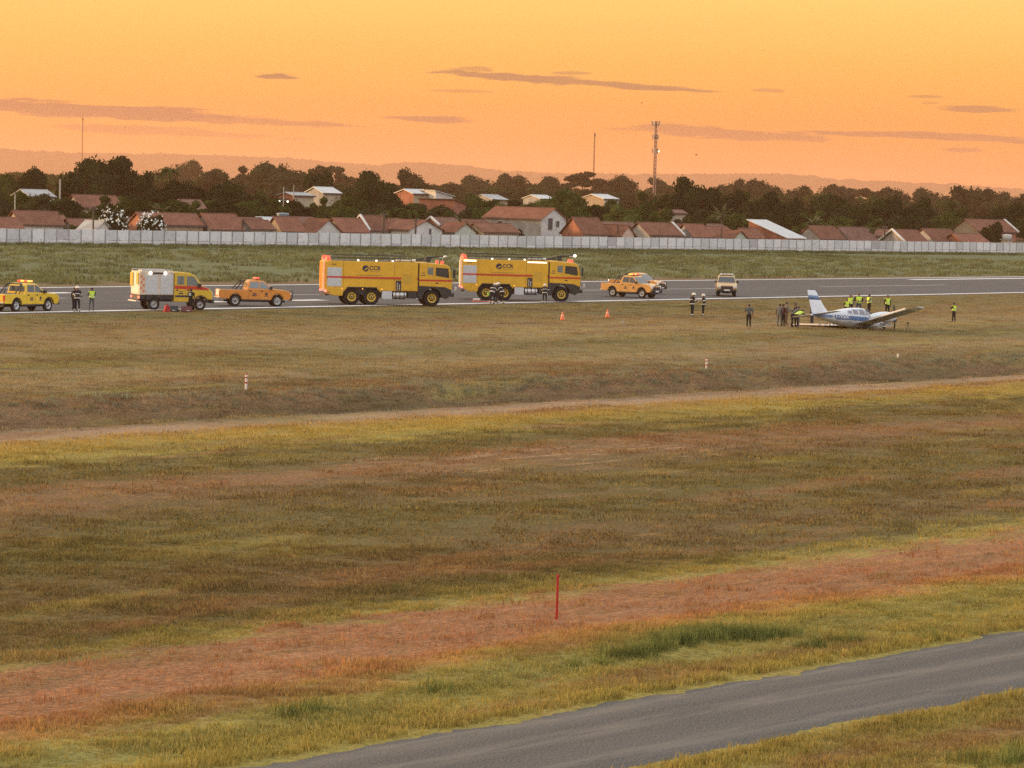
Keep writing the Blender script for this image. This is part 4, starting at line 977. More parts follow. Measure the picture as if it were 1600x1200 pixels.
REDL = mat('red_beacon', (.9, .06, .03), .3, emit=.9, ecol=(1, .12, .06), var=0); AMBER = mat('amber_beacon', (1, .4, .05), .3, emit=1.6, ecol=(1, .42, .08), var=0); WHITEL = mat('lamp_and_sky_glint', (1, .92, .8), .3, emit=2.4, ecol=(1, .88, .7), var=0)  # the flood lamp white also serves the painted sky glints
TAILL = mat('lit_tail_lamp', (.9, .1, .06), .3, emit=2.5, ecol=(1, .18, .12), var=0); RIMY = mat('yellow_rim', (.62, .40, .05), .5, var=.1); CHEV = mat('reflective_sunset_orange', (.95, .34, .05), .35, var=.15, scale=4); HEADL = mat('headlamp_glass', (.75, .72, .66), .15, var=.05)  # the orange reflective panel has sunset glow put into its colour
CREAM = mat('cream_and_sunlit', (.80, .74, .62), .4, var=.1, scale=4)  # low sun on rear faces put into the colour; also the roof cylinder

def wheel(parent, x, y, r, w_, rim, hub=None, dual=False, rimf=.56):
    """tyre with its rim; y is the outer face side"""
    sg = 1 if y > 0 else -1; yi = y-sg*w_
    pr = [(yi, r*.55), (yi, r*.9), (yi+sg*w_*.12, r*.985), (yi+sg*w_*.3, r), (y-sg*w_*.3, r), (y-sg*w_*.12, r*.985), (y, r*.9), (y, r*rimf*1.04), (y-sg*.03, r*rimf)]
    if sg < 0: pr = pr[::-1]
    t = MB().lathe(pr, (x, 0, r), 'y', 24)
    for k in range(24):                                   # tread lugs
        a = 6.283*k/24; c_, s_n = math.cos(a), math.sin(a)
        p = Vector((x+c_*r*.985, (y+yi)/2, r+s_n*r*.985)); tx = Vector((-s_n, 0, c_)); nx = Vector((c_, 0, s_n)); ww = Vector((0, w_*.42, 0))
        vs = [p-tx*.035*r-ww, p+tx*.035*r-ww, p+tx*.035*r+ww, p-tx*.035*r+ww]; vs += [v+nx*.03*r for v in vs]
        t.add(vs, [(4,5,6,7),(0,1,5,4),(1,2,6,5),(2,3,7,6),(3,0,4,7)])
    to = t.build('wheel', TYRE, parent)
    rp = [(y-sg*.02, r*rimf), (y-sg*.03, r*rimf*.9), (y-sg*.10, r*rimf*.8), (y-sg*.12, r*.3), (y-sg*.05, r*.24), (y-sg*.02, r*.16), (y-sg*.02, .005)]
    if sg < 0: rp = rp[::-1]
    ro = MB().lathe(rp, (x, 0, r), 'y', 20).build('rim', rim, to)
    hb = MB()
    for k in range(6):
        a = 6.283*k/6; hb.ball((x+math.cos(a)*r*.36, y-sg*.1, r+math.sin(a)*r*.36), r*.05, 6)
    hb.lathe([(y-sg*.03, r*.13), (y+sg*.005, r*.11), (y+sg*.01, .004)][::(-1 if sg < 0 else 1)], (x, 0, r), 'y', 12)
    if rim is RIMY: hb.lathe([(y-sg*.085, r*.33), (y-sg*.05, r*.30), (y-sg*.03, .01)][::(-1 if sg < 0 else 1)], (x, 0, r), 'y', 16)
    hb.build('hub', hub or BLACK, to)
    return to
def arch(cx, r, cz, z0, n=7, up=True):
    """points over a wheel arch from left to right"""
    t0 = math.asin(max(-1, min(1, (z0-cz)/r)))
    return [(cx-r*math.cos(t0+(math.pi-2*t0)*k/n), cz+r*math.sin(t0+(math.pi-2*t0)*k/n)) for k in range(n+1)]
def panel(root, name, pts, m_, th=.012, bev=0.):
    """thin panel from a quad/polygon of 3d points, thickened outward along its normal"""
    P = [Vector(p) for p in pts]; nrm = (P[1]-P[0]).cross(P[2]-P[0]).normalized(); n = len(P)
    vs = P+[p+nrm*th for p in P]
    return MB().add(vs, [tuple(range(n-1, -1, -1)), tuple(range(n, 2*n))]+[(i, (i+1) % n, (i+1) % n+n, i+n) for i in range(n)]).build(name, m_, root, bev)
def side_panel(root, name, poly, y, m_, th=.012, bev=0.):
    """polygon in (x,z) on the side plane y (y<0: right side)"""
    a = sum(poly[i][0]*poly[(i+1) % len(poly)][1]-poly[(i+1) % len(poly)][0]*poly[i][1] for i in range(len(poly)))
    pl = poly if (a > 0) == (y < 0) else poly[::-1]
    return panel(root, name, [(x, y, z) for x, z in pl], m_, th, bev)
def rect(x0, x1, z0, z1): return [(x0, z0), (x1, z0), (x1, z1), (x0, z1)]
def swirl(root, x, z, r, y):
    """round emblem: dark disc crossed by a pale swoosh"""
    k = 28; d = side_panel(root, 'emblem', [(x+r*math.cos(6.283*i/k), z+r*math.sin(6.283*i/k)) for i in range(k)], y, INK, .006)
    pts = []
    for i in range(9):
        t = i/8; pts.append((x-r*.55+1.45*r*t*.95, z-r*.72+r*1.05*math.sin(t*1.9)*.9))
    low = [(a+.04*r, b_-r*(.12+.30*math.sin(math.pi*(i/8)))) for i, (a, b_) in enumerate(pts)]
    side_panel(d, 'swoosh', pts+low[::-1], y-.006 if y < 0 else y+.006, TYEL, .004)

def fire_truck(name, label, rear_mat, glints_and_lamps):
    root = empty(name); tag(root, label, 'fire truck', 'large yellow fire trucks on the runway')
    W = 1.48; Ln = 10.4
    # chassis
    MB().box(.6, 9.9, -.45, .45, .75, 1.05).box(2.0, 2.3, -1.0, 1.0, .5, .75).box(3.6, 3.9, -1., 1., .5, .75).box(8.65, 8.95, -1., 1., .5, .75).build('chassis', BLACK, root)
    # tank body with trapezoid opening over the tandem axle and a rising tail
    body = [(0, 1.22), (.62, .72), (1.36, .72), (1.42, 1.05), (1.75, 1.42), (4.15, 1.42), (4.5, 1.05), (4.55, 1.20), (7.55, 1.20), (7.55, 3.50), (7.48, 3.56), (.07, 3.56), (0, 3.50)]
    MB().prism(body, -W, W).build('body', TYEL, root, .03)
    for x in (1.38, 5.60): side_panel(root, 'panel_seam', rect(x-.012, x+.012, 1.25, 3.5), -W, GREYINK, .004)
    for s in (-1, 1):
        y = s*W
        sh = side_panel(root, 'roller_shutter', rect(.08, 1.25, 1.48, 3.02), y, SHUT, .02)
        for k in range(15): side_panel(sh, 'slat', rect(.10, 1.23, 1.50+k*.1, 1.58+k*.1), y+s*.02, SHUT, .012)
        side_panel(root, 'red_stripe', rect(.02, 6.18, 2.17, 2.31), y+s*.034, REDST, .006); side_panel(root, 'red_stripe', rect(7.05, 7.53, 2.13, 2.27), y+s*.002, REDST, .006)
        side_panel(root, 'locker_door', rect(.40, 1.2, .80, 1.32), y, TYEL, .02, .008)
        side_panel(root, 'locker_door', rect(6.25, 7.45, 1.26, 3.35), y, TYEL, .018, .008); side_panel(root, 'pump_panel', rect(6.32, 7.05, 1.78, 2.58), y+s*.018, mat('darker_yellow_panel', (.56, .33, .03), .5, var=.05), .012)  # pump panel in a darker yellow than the body
        side_panel(root, 'recess', rect(5.72, 6.18, 1.24, 2.05), y+s*.001, BLACK, .006); MB().tube((5.85, y+s*.05, 1.3), (5.85, y+s*.05, 1.9), .04).tube((6.02, y+s*.05, 1.3), (6.02, y+s*.05, 1.75), .05).build('hose_valve', ALU, root)
        MB().box(4.62, 5.45, min(y*.7, y*.99), max(y*.7, y*.99), .52, 1.19).build('white_box', SHUT, root, .03)
        tk = MB(); tk.tube((5.55, y*.78, .86), (6.62, y*.78, .86), .33, n=18); tk.build('fuel_tank', ALU, root)
        for x in (5.75, 6.1, 6.45): MB().lathe([(x-.03, .335), (x-.03, .345), (x+.03, .345), (x+.03, .335)], (0, y*.78, .86), 'x', 18).build('tank_strap', BLACK, root)
        MB().box(6.75, 7.5, min(y*.6, y*.98), max(y*.6, y*.98), .62, 1.15).build('battery_box', BLACK, root, .03)
        for x, z in ((.62, 3.2), (6.9, 3.18)):
            lb = MB()
            for k in range(4): lb.box(x-.2+k*.1, x-.2+k*.1+.07, min(y, y+s*.006), max(y, y+s*.006), z, z+.12)
            lb.build('small_lettering', GREYINK, root)
        MB().box(1.72, 4.2, min(y*1.0, y*1.02), max(y*1.0, y*1.02), 1.40, 1.47).build('arch_trim', BLACK, root)
        for x, r_ in ((2.15, 0), (3.76, 0)): wheel(root, x, s*1.36, .66, .46, RIMY)
        wheel(root, 8.78, s*1.36, .66, .46, RIMY)
        for x in (1.3, 3.0, 4.6): MB().ball((x, y, 1.32), .05, 8).build('marker_lamp', AMBER, root)
    # wording on the side that faces the camera
    swirl(root, 3.20, 2.98, .26, -W)
    text_mesh('CCR', .46, 'lettering', INK, root, (3.98, -W-.006, 2.86), (R(90), 0, 0), bold=.012)
    sm = MB()
    for k in range(9): sm.box(3.6+k*.09, 3.66+k*.09, -W-.006, -W, 2.72, 2.755)
    for k in range(24): sm.box(2.5+k*.088, 2.5+k*.088+.06, -W-.006, -W, 2.405, 2.455)
    sm.build('small_lettering', GREYINK, root)
    # rear face
    MB().box(-.05, 0, -W+.05, W-.05, 1.25, 3.5).build('rear_panel', TYEL, root)
    for k in range(4): MB().box(-.10, -.05, -W+.12+k*.72, -W+.12+k*.72+.52, 1.35, 3.4).build('sunlit_rear_panel', rear_mat, root)  # rear panels carry the low sun's glow in their colour
    ld = MB(); 
    for y in (-1.30, -.85): ld.tube((-.16, y, 1.1), (-.16, y, 3.7), .03)
    for k in range(8): ld.tube((-.16, -1.30, 1.3+k*.3), (-.16, -.85, 1.3+k*.3), .022)
    ld.build('ladder', ALU, root)
    for y in (-1.2, 1.2): MB().box(-.08, .1, y-.12, y+.12, 1.02, 1.18).build('tail_lamp', TAILL, root, .02)
    MB().box(-.05, .25, -1.3, 1.3, .72, .84).build('rear_step', BLACK, root)
    for y in (-1.15, -.75, 1.0): MB().lathe([(3.58, .17), (3.74, .18), (3.92, .13), (3.96, .01)], (.18, y, 0), 'z', 14).build('beacon', REDL, root)
    # roof: walkway rails, cylinder, lamps
    for y in (-1.38, 1.38):
        rl = MB()
        for z in (3.80, 4.02): rl.tube((.5, y, z), (7.0, y, z), .022)
        for k in range(8): rl.tube((.5+k*.928, y, 3.56), (.5+k*.928, y, 4.02), .022)
        rl.build('roof_rail', BLACK, root)
    MB().box(.5, 7.3, -1.1, 1.1, 3.56, 3.62).build('roof_walkway', mat('dark_tread_plate', (.09, .09, .09), .6, .4, .2), root)
    MB().tube((5.75, -1.25, 3.70), (7.35, -1.25, 3.70), .11, n=14).build('roof_cylinder', CREAM if not glints_and_lamps else ALU, root)
    for x in (2.6, 4.1, 5.45): MB().box(x-.07, x+.07, -1.45, -1.35, 3.57, 3.68).build('side_flood', WHITEL, root, .02)
    if glints_and_lamps:
        MB().box(.1, 1.2, -W-.03, -W+.05, 3.36, 3.48).build('lit_strip', WHITEL, root, .02); MB().box(5.7, 7.4, -W-.03, -W+.05, 3.36, 3.46).build('lit_strip', WHITEL, root, .02)  # glowing strips imitate the sky reflected along the upper edges
    # cab
    cabp = [(7.68, 1.62), (7.9, 1.62), (9.75, 1.55), (10.3, 1.35), (10.42, 1.40), (10.42, 2.25), (10.22, 3.20), (9.95, 3.42), (8.2, 3.56), (7.68, 3.56)]
    cab = MB().prism(cabp, -1.40, 1.40).build('cab', TYEL, root, .05)
    MB().box(1.45, 4.45, -1.2, 1.2, .85, 1.40).build('wheel_arch', BLACK, root)
    MB().box(7.55, 7.68, -1.3, 1.3, 1.2, 3.45).build('cab_gap', BLACK, root)
    for s in (-1, 1):
        y = s*1.40
        side_panel(cab, 'side_window', [(8.36, 2.62), (8.82, 2.54), (8.82, 3.18), (8.36, 3.18)], y, PALEGL, .014, .01)
        side_panel(cab, 'side_window', [(9.02, 2.52), (9.92, 2.36), (10.16, 2.36), (10.08, 3.12), (9.05, 3.18)], y, GLASS, .014, .01)
        side_panel(cab, 'window_frame', rect(8.87, 8.98, 2.4, 3.25), y, TYEL, .016); side_panel(cab, 'red_stripe', rect(7.70, 10.40, 2.05, 2.19), y, REDST, .012)
        side_panel(cab, 'door_handle', rect(9.05, 9.28, 1.86, 1.95), y, BLACK, .02)
        lb = MB()
        for k in range(3): lb.box(7.86+k*.1, 7.93+k*.1, min(y, y+s*.006), max(y, y+s*.006), 2.66, 2.74); lb.box(7.84+k*.12, 7.93+k*.12, min(y, y+s*.006), max(y, y+s*.006), 2.46, 2.55)
        lb.build('small_lettering', INK, cab)
        # black wing round the front wheel
        fp = [(7.55, .55), (7.95, .55), (8.0, .85)] + arch(8.78, .80, .68, .95)[1:-1] + [(9.6, .75), (9.95, .62), (10.3, .85), (10.40, 1.36), (9.8, 1.60), (7.7, 1.66), (7.55, 1.5)]
        MB().prism(fp, min(y*.72, y*1.04), max(y*.72, y*1.04)).build('front_wing', BLACK, root, .02)
        MB().tube((10.25, y, 3.15), (10.55, y*1.12, 3.05), .03).box(10.45, 10.62, min(y*1.06, y*1.22), max(y*1.06, y*1.22), 2.35, 3.02).build('mirror', BLACK, root, .03)
        MB().box(10.42, 10.50, min(y*.6, y*.92), max(y*.6, y*.92), 1.18, 1.40).build('headlamp', HEADL, root, .03); MB().ball((7.6, y*.95, .62), .07, 8).build('marker_lamp', WHITEL, root)
    panel(cab, 'windscreen', [(10.42, -1.28, 2.30), (10.42, 1.28, 2.30), (10.235, 1.24, 3.16), (10.235, -1.24, 3.16)], GLASS, .014)
    MB().box(10.25, 10.62, -1.42, 1.42, .82, 1.12).build('bumper', BLACK, root, .04); MB().tube((10.6, -1.2, 1.25), (10.75, -1.2, 1.45), .06).box(10.62, 10.85, -1.3, -.9, 1.3, 1.62).build('bumper_turret', ALU, root, .03)
    MB().box(10.4, 10.46, -1.3, 1.3, 1.45, 1.95).build('grille', BLACK, root, .02)
    # roof turret
    MB().tube((8.6, -.3, 3.56), (8.6, -.3, 3.82), .2, n=12).tube((8.5, -.3, 3.95), (9.9, -.3, 4.08), .085, .06, n=10).box(8.35, 8.85, -.55, -.05, 3.80, 4.02).build('roof_turret', BLACK, root)
    MB().tube((7.2, -.9, 3.62), (8.7, -.9, 3.78), .05).tube((7.3, .3, 3.62), (8.5, .3, 3.9), .06).build('roof_hose', BLACK, root)
    MB().tube((9.7, -.8, 3.5), (9.7, -.8, 3.95), .03).box(9.45, 9.85, -1.0, -.6, 3.95, 4.02).build('lamp_mast', ALU, root)
    for y in (-1.0, -.62): MB().ball((9.92, y, 4.06), .12, 10).build('flood_lamp', WHITEL if glints_and_lamps else ALU, root)
    for y in (-1.05, 1.05): MB().lathe([(3.47, .14), (3.6, .15), (3.7, .10), (3.73, .01)], (9.62, y, 0), 'z', 12).build('beacon', REDL, root)
    return root
t1 = fire_truck('fire_truck', 'left of the two big yellow fire trucks, with rear panel tinted orange by the sunset', CHEV, False)
place(t1, 674.5, 478.8, (8.78, -1.36), R(13))
t2 = fire_truck('fire_truck', 'right of the two big yellow fire trucks, with firefighters leaning together beside it', CREAM, True)
place(t2, 877, 471.8, (8.78, -1.36), R(5))

# ------------------------------------------------------------------ small rescue truck
def rescue_truck():
    root = empty('rescue_truck'); tag(root, 'small yellow rescue truck with grey roller shutters and lit work lamps', 'rescue truck')
    Y_ = mat('rescue_yellow', (.66, .43, .03), .4, var=.06, scale=1.5, coat=.25, dirt=.08); W = 1.08
    MB().box(.1, 5.2, -.4, .4, .62, .82).box(1.05, 1.25, -.8, .8, .36, .55).box(4.65, 4.85, -.8, .8, .36, .55).build('chassis', BLACK, root)
    bd = MB().box(0, 2.62, -W, W, 1.12, 2.86).build('body', mat('rescue_body', (.62, .52, .40), .45, .1, .12, 2., dirt=.15), root, .03)
    MB().box(.05, 2.6, -W+.1, W-.1, .80, 1.11).build('underbody', BLACK, root)
    for s in (-1, 1):
        y = s*W
        for (a, b_) in ((.42, 1.42), (1.60, 2.55)):
            sh = side_panel(bd, 'roller_shutter', rect(a, b_, 1.18, 2.62), y, SHUT, .02)
            for k in range(14): side_panel(sh, 'slat', rect(a+.02, b_-.02, 1.2+k*.1, 1.285+k*.1), y+s*.02, SHUT, .010)
        side_panel(bd, 'work_light_bar', rect(.95, 2.1, 2.68, 2.80), y, BLACK, .05)
        for x in (.80, 1.95): MB().ball((x, y+s*.06, 2.74), .13, 12).build('work_lamp', WHITEL, bd)
        ck = MB()
        for k in range(6):
            for j in range(2):
                if (k+j) % 2: ck.box(.05+j*.17, .20+j*.17, min(y, y+s*.008), max(y, y+s*.008), 1.3+k*.22, 1.5+k*.22)
        ck.build('orange_check', mat('orange_marking', (.62, .18, .06), .5, var=.1), bd)
        side_panel(root, 'wing', [(.55, .72)]+arch(1.15, .56, .46, .74)[0:]+[(1.8, .76), (1.75, 1.1), (.5, 1.1)], y*.99, BLACK, .02)
        wheel(root, 1.15, s*1.0, .45, .27, STEELW); wheel(root, 4.75, s*1.0, .45, .27, STEELW)
        MB().box(-.06, .02, min(y*.75, y*.95), max(y*.75, y*.95), .86, 1.02).build('tail_lamp', TAILL, root, .02)
    MB().box(-.04, 0, -.95, .95, 1.2, 2.75).build('rear_door', CREAM, bd); MB().box(-.10, -.04, -.95, -.5, 1.9, 2.75).build('rear_board', Y_, bd); MB().box(-.25, .05, -1.0, 1.0, .62, .70).build('rear_step', ALU, root)
    MB().box(-.12, -.05, .35, .95, 1.75, 2.75).build('rear_board', Y_, bd)
    rl = MB()
    for y in (-1.0, 1.0): rl.tube((.05, y, 2.98), (2.55, y, 2.98), .025); [rl.tube((x, y, 2.86), (x, y, 2.98), .025) for x in (.05, .9, 1.7, 2.55)]
    rl.box(.3, 2.4, -.6, .3, 2.87, 2.95); rl.build('roof_rack', ALU, root)
    # crew cab with a short sloping bonnet
    cp = [(2.70, .62), (4.12, .62), (4.16, .80)] + arch(4.75, .58, .46, .82)[0:] + [(5.40, .82), (5.66, .80), (5.74, 1.05), (5.68, 1.40), (5.45, 1.62), (4.95, 1.80), (4.30, 2.62), (3.9, 2.80), (2.8, 2.86), (2.70, 2.80)]
    cab = MB().prism(cp, -1.0, 1.0).build('cab', Y_, root, .05)
    for s in (-1, 1):
        y = s*1.0
        fw = side_panel(cab, 'side_window', [(2.93, 1.92), (3.48, 1.92), (3.48, 2.56), (2.93, 2.56)], y, PALEGL, .012, .01); side_panel(fw, 'window_bar', rect(3.20, 3.24, 1.92, 2.56), y+s*.012, BLACK, .008)
        side_panel(cab, 'side_window', [(3.66, 1.86), (4.72, 1.82), (4.25, 2.52), (3.66, 2.58)], y, PALEGL, .012, .01)
        side_panel(cab, 'red_stripe', [(2.74, 1.60), (5.42, 1.52), (5.36, 1.64), (4.9, 1.80), (2.74, 1.84)], y, REDST, .008); side_panel(cab, 'black_stripe', rect(2.78, 4.0, .98, 1.12), y, INK, .010)
        for x in (2.85, 3.72): side_panel(cab, 'door_handle', rect(x, x+.16, 1.46, 1.54), y+s*.008, BLACK, .02)
        side_panel(cab, 'door_seam', rect(3.56, 3.575, .7, 2.7), y, GREYINK, .003)
        lb = MB()
        for k in range(3): lb.box(3.10+k*.1, 3.17+k*.1, min(y, y+s*.006), max(y, y+s*.006), 1.36, 1.44); lb.box(3.05+k*.12, 3.15+k*.12, min(y, y+s*.006), max(y, y+s*.006), 1.2, 1.3)
        lb.build('small_lettering', INK, cab)
        MB().box(4.55, 4.75, min(y*1.02, y*1.24), max(y*1.02, y*1.24), 1.72, 2.02).build('mirror', BLACK, cab, .03)
        MB().box(5.62, 5.75, min(y*.6, y*.93), max(y*.6, y*.93), 1.12, 1.36).build('headlamp', HEADL, cab, .03)
        fp = arch(4.75, .60, .46, .60)+[(5.48, .60)]+[(a, b_) for a, b_ in arch(4.75, .72, .46, .60)[::-1]]
        side_panel(root, 'wheel_flare', arch(4.75, .58, .46, .62)+arch(4.75, .70, .46, .62)[::-1], y, BLACK, .08)
    panel(cab, 'windscreen', [(4.93, -.88, 1.83), (4.93, .88, 1.83), (4.33, .82, 2.58), (4.33, -.82, 2.58)], GLASS, .014)
    MB().box(5.6, 5.85, -1.0, 1.0, .55, .82).build('bumper', BLACK, root, .05)
    return root
rt = rescue_truck(); place(rt, 312.5, 485.2, (4.75, -1.0), R(24))

# ------------------------------------------------------------------ pickups
def pickup(label, col, key, bars=True, lamp=AMBER, tail=None, bull=True, logos=True, suv=False, rail=False, name='pickup_truck', group='pickups on the runway'):
    root = empty(name); tag(root, label, 'pickup' if not suv else 'car', group)
    P_ = mat('paint_'+key, col, .35, var=.06, scale=2., coat=.35, dirt=.10); W = .90
    low = [(.0, .62), (.06, .52)] + [(.45, .52)] + arch(1.18, .47, .40, .50) + [(1.75, .42), (3.70, .42)] + arch(4.32, .47, .40, .50) + [(5.0, .48), (5.28, .50), (5.34, .80), (5.27, 1.01), (5.0, 1.11), (4.02, 1.20), (2.05, 1.18), (2.03, 1.12), (.02, 1.12), (0, 1.05)]
    body = MB().prism(low, -W, W).build('body', P_, root, .045)
    if suv: cb_ = [(.25, 1.15), (4.05, 1.15), (3.30, 1.74), (2.9, 1.80), (.55, 1.80), (.35, 1.6)]
    else: cb_ = [(2.02, 1.15), (4.08, 1.15), (3.28, 1.72), (2.9, 1.78), (2.28, 1.78), (2.12, 1.6)]
    # greenhouse, narrower at the top
    n = len(cb_); tw = lambda z: W-.02-(z-1.15)*.26
    vs = [(x, -tw(z), z) for x, z in cb_]+[(x, tw(z), z) for x, z in cb_]
    cab = MB().add(vs, [tuple(range(n)), tuple(range(2*n-1, n-1, -1))]+[(i, i+n, (i+1) % n+n, (i+1) % n) for i in range(n)]).build('cab', P_, root, .05)
    def win(nm, pts, s, m_):
        q_ = [(x, s*tw(z), z) for x, z in pts]; q_ = q_ if s < 0 else q_[::-1]; return panel(cab, nm, q_, m_, .012)
    for s in (-1, 1):
        if suv: win('side_window', [(.55, 1.24), (1.5, 1.22), (1.5, 1.66), (.62, 1.66)], s, GLASS)
        win('side_window', [(2.22, 1.24), (2.92, 1.22), (2.92, 1.66), (2.32, 1.66)], s, PALEGL if key == 'orange' else GLASS); win('side_window', [(3.00, 1.22), (3.82, 1.20), (3.25, 1.65), (3.00, 1.66)], s, PALEGL if key == 'orange' else GLASS)
        y = s*W
        for x in (2.12, 2.96): side_panel(body, 'door_seam', rect(x, x+.014, .5, 1.16), y, GREYINK, .003)
        for x in (2.2, 3.05): side_panel(body, 'door_handle', rect(x, x+.18, 1.02, 1.08), y, BLACK, .025)
        MB().box(3.72, 3.90, min(y*1.0, y*1.22), max(y*1.0, y*1.22), 1.16, 1.36).build('mirror', BLACK if key != 'white' else P_, cab, .03)
        for cx in (1.18, 4.32): side_panel(body, 'wheel_flare', arch(cx, .47, .40, .50)+arch(cx, .54, .40, .50)[::-1], y, BLACK if key != 'orange' else P_, .03)
        side_panel(body, 'sill', rect(1.75, 3.7, .40, .48), y, BLACK, .05)
        wheel(root, 1.18, s*.86, .40, .25, STEELW, rimf=.62); wheel(root, 4.32, s*.86, .40, .25, STEELW, rimf=.62)
        MB().box(5.16, 5.345, min(y*.55, y*.985), max(y*.55, y*.985), .80, .98).build('headlamp', HEADL, body, .03)
        MB().box(-.035, .1, min(y*.80, y*.995), max(y*.80, y*.995), .68, 1.04).build('tail_lamp', mat('tail_glass', (.5, .05, .03), .25, var=0), body, .015)
        if logos:
            lg = MB()
            for k in range(3): lg.box(2.42+k*.12, 2.52+k*.12, min(y, y+s*.006), max(y, y+s*.006), .70, .78); 
            lg.box(2.46, 2.74, min(y, y+s*.006), max(y, y+s*.006), .82, .90); lg.box(3.30, 3.66, min(y, y+s*.006), max(y, y+s*.006), .70, .74); lg.build('small_lettering', INK, body)
            side_panel(body, 'emblem', [(3.48+.1*math.cos(6.283*i/12), .86+.1*math.sin(6.283*i/12)) for i in range(12)], y, INK, .006)
    zf = lambda x: 1.15+(4.08-x)*(1.72-1.15)/(4.08-3.28)
    panel(cab, 'windscreen', [(4.0, -.80, zf(4.0)), (4.0, .80, zf(4.0)), (3.36, .68, zf(3.36)), (3.36, -.68, zf(3.36))], GLASS, .014)
    rx = .30 if suv else 2.05
    panel(cab, 'rear_window', [(rx+.0, .72, 1.26), (rx+.0, -.72, 1.26), (rx+.07, -.64, 1.6), (rx+.07, .64, 1.6)], GLASS, .03)
    MB().box(5.335, 5.37, -.55, .55, .68, .92).build('grille', BLACK, body, .02); MB().box(5.22, 5.42, -.88, .88, .44, .66).build('bumper', BLACK if key != 'white' else P_, body, .04)
    MB().box(5.42, 5.435, -.26, .26, .52, .64).build('number_plate', mat('number_plate', (.7, .7, .68), .5, var=.05), body)
    MB().box(-.16, .04, -.80, .80, .50, .62).build('rear_bumper', CHROME, body, .03); MB().box(-.02, .0, -.82, .82, .70, 1.08).build('tailgate', tail or P_, body, .01)
    MB().box(.4, 5.0, -.35, .35, .30, .42).tube((1.18, -.8, .40), (1.18, .8, .40), .07).tube((4.32, -.8, .40), (4.32, .8, .40), .06).build('chassis', BLACK, root)
    if not suv:
        MB().box(.10, 1.98, -.80, .80, 1.10, 1.128).build('bed_cover', BLACK, root, .01)
        if bars:
            rb_ = MB()
            for y in (-.72, .72): rb_.path([(1.15, y, 1.12), (1.72, y*.92, 1.66), (1.90, y*.9, 1.74)], .04); rb_.path([(1.55, y, 1.12), (1.86, y*.92, 1.70)], .035)
            rb_.tube((1.90, -.66, 1.74), (1.90, .66, 1.74), .04); rb_.build('roll_bar', BLACK, root)
    if bull:
        bb = MB(); bb.path([(5.46, -.55, .48), (5.52, -.55, .98), (5.50, -.35, 1.08), (5.50, .35, 1.08), (5.52, .55, .98), (5.46, .55, .48)], .035); bb.tube((5.5, -.55, .75), (5.5, .55, .75), .03); bb.build('bull_bar', BLACK, root)
    lb = MB().box(2.72, 2.98, -.62, .62, 1.79, 1.84).build('light_bar', BLACK, root, .01)
    for k in range(4): MB().box(2.70, 3.0, -.60+k*.31, -.60+k*.31+.27, 1.841, 1.95).build('lamp', lamp if (k % 2 == 0 or lamp is REDL) else (REDL if lamp is AMBER else lamp), lb, .03)
    if rail:
        for y in (-.6, .6): MB().path([(2.2, y, 1.80), (2.3, y, 1.86), (3.1, y, 1.86), (3.2, y, 1.78)], .025).build('roof_rail', ALU, root)
    return root
pk = pickup('yellow pickup with amber light bar at the left edge of the runway', (.72, .47, .03), 'yellow', lamp=AMBER, bull=False); pk.scale = (1.04, 1.04, 1.14); place(pk, 72.4, 486.6, (4.32, -.86), R(55))
pk = pickup('orange pickup with red light bar parked behind the small rescue truck', (.62, .235, .035), 'orange', lamp=REDL, tail=CREAM); pk.scale = (1.06, 1.05, 1.16); place(pk, 433, 479.6, (4.32*1.06, -.86), R(15))  # cream tailgate has the low sunlight painted in
pk = pickup('golden pickup with amber light bar turned towards the camera, right of the fire trucks', (.58, .31, .085), 'gold', lamp=AMBER, tail=CREAM); pk.scale = (1.05, 1.05, 1.14); place(pk, 1002.5, 465.9, (4.32*1.05, -.86), R(-36))  # sunlight on the tailgate is painted as cream here too
pk = pickup('orange pickup mostly hidden behind the golden one', (.58, .25, .05), 'rust', lamp=REDL, bull=True); pk.scale = (1.03, 1.04, 1.12); place(pk, 1024.5, 459.6, (5.0, -.3), R(-32))
for ch in [c for c in pk.children if c.name.startswith('light_bar')]:
    for gc in list(ch.children): bpy.data.objects.remove(gc)
    bpy.data.objects.remove(ch)
pk = pickup('pale gold pickup facing the camera alone on the runway', (.60, .40, .17), 'pale', lamp=HEADL, bull=False, rail=True); pk.scale = (1., 1.06, 1.12); place(pk, 1135, 463.4, (4.5, 0), R(-92))

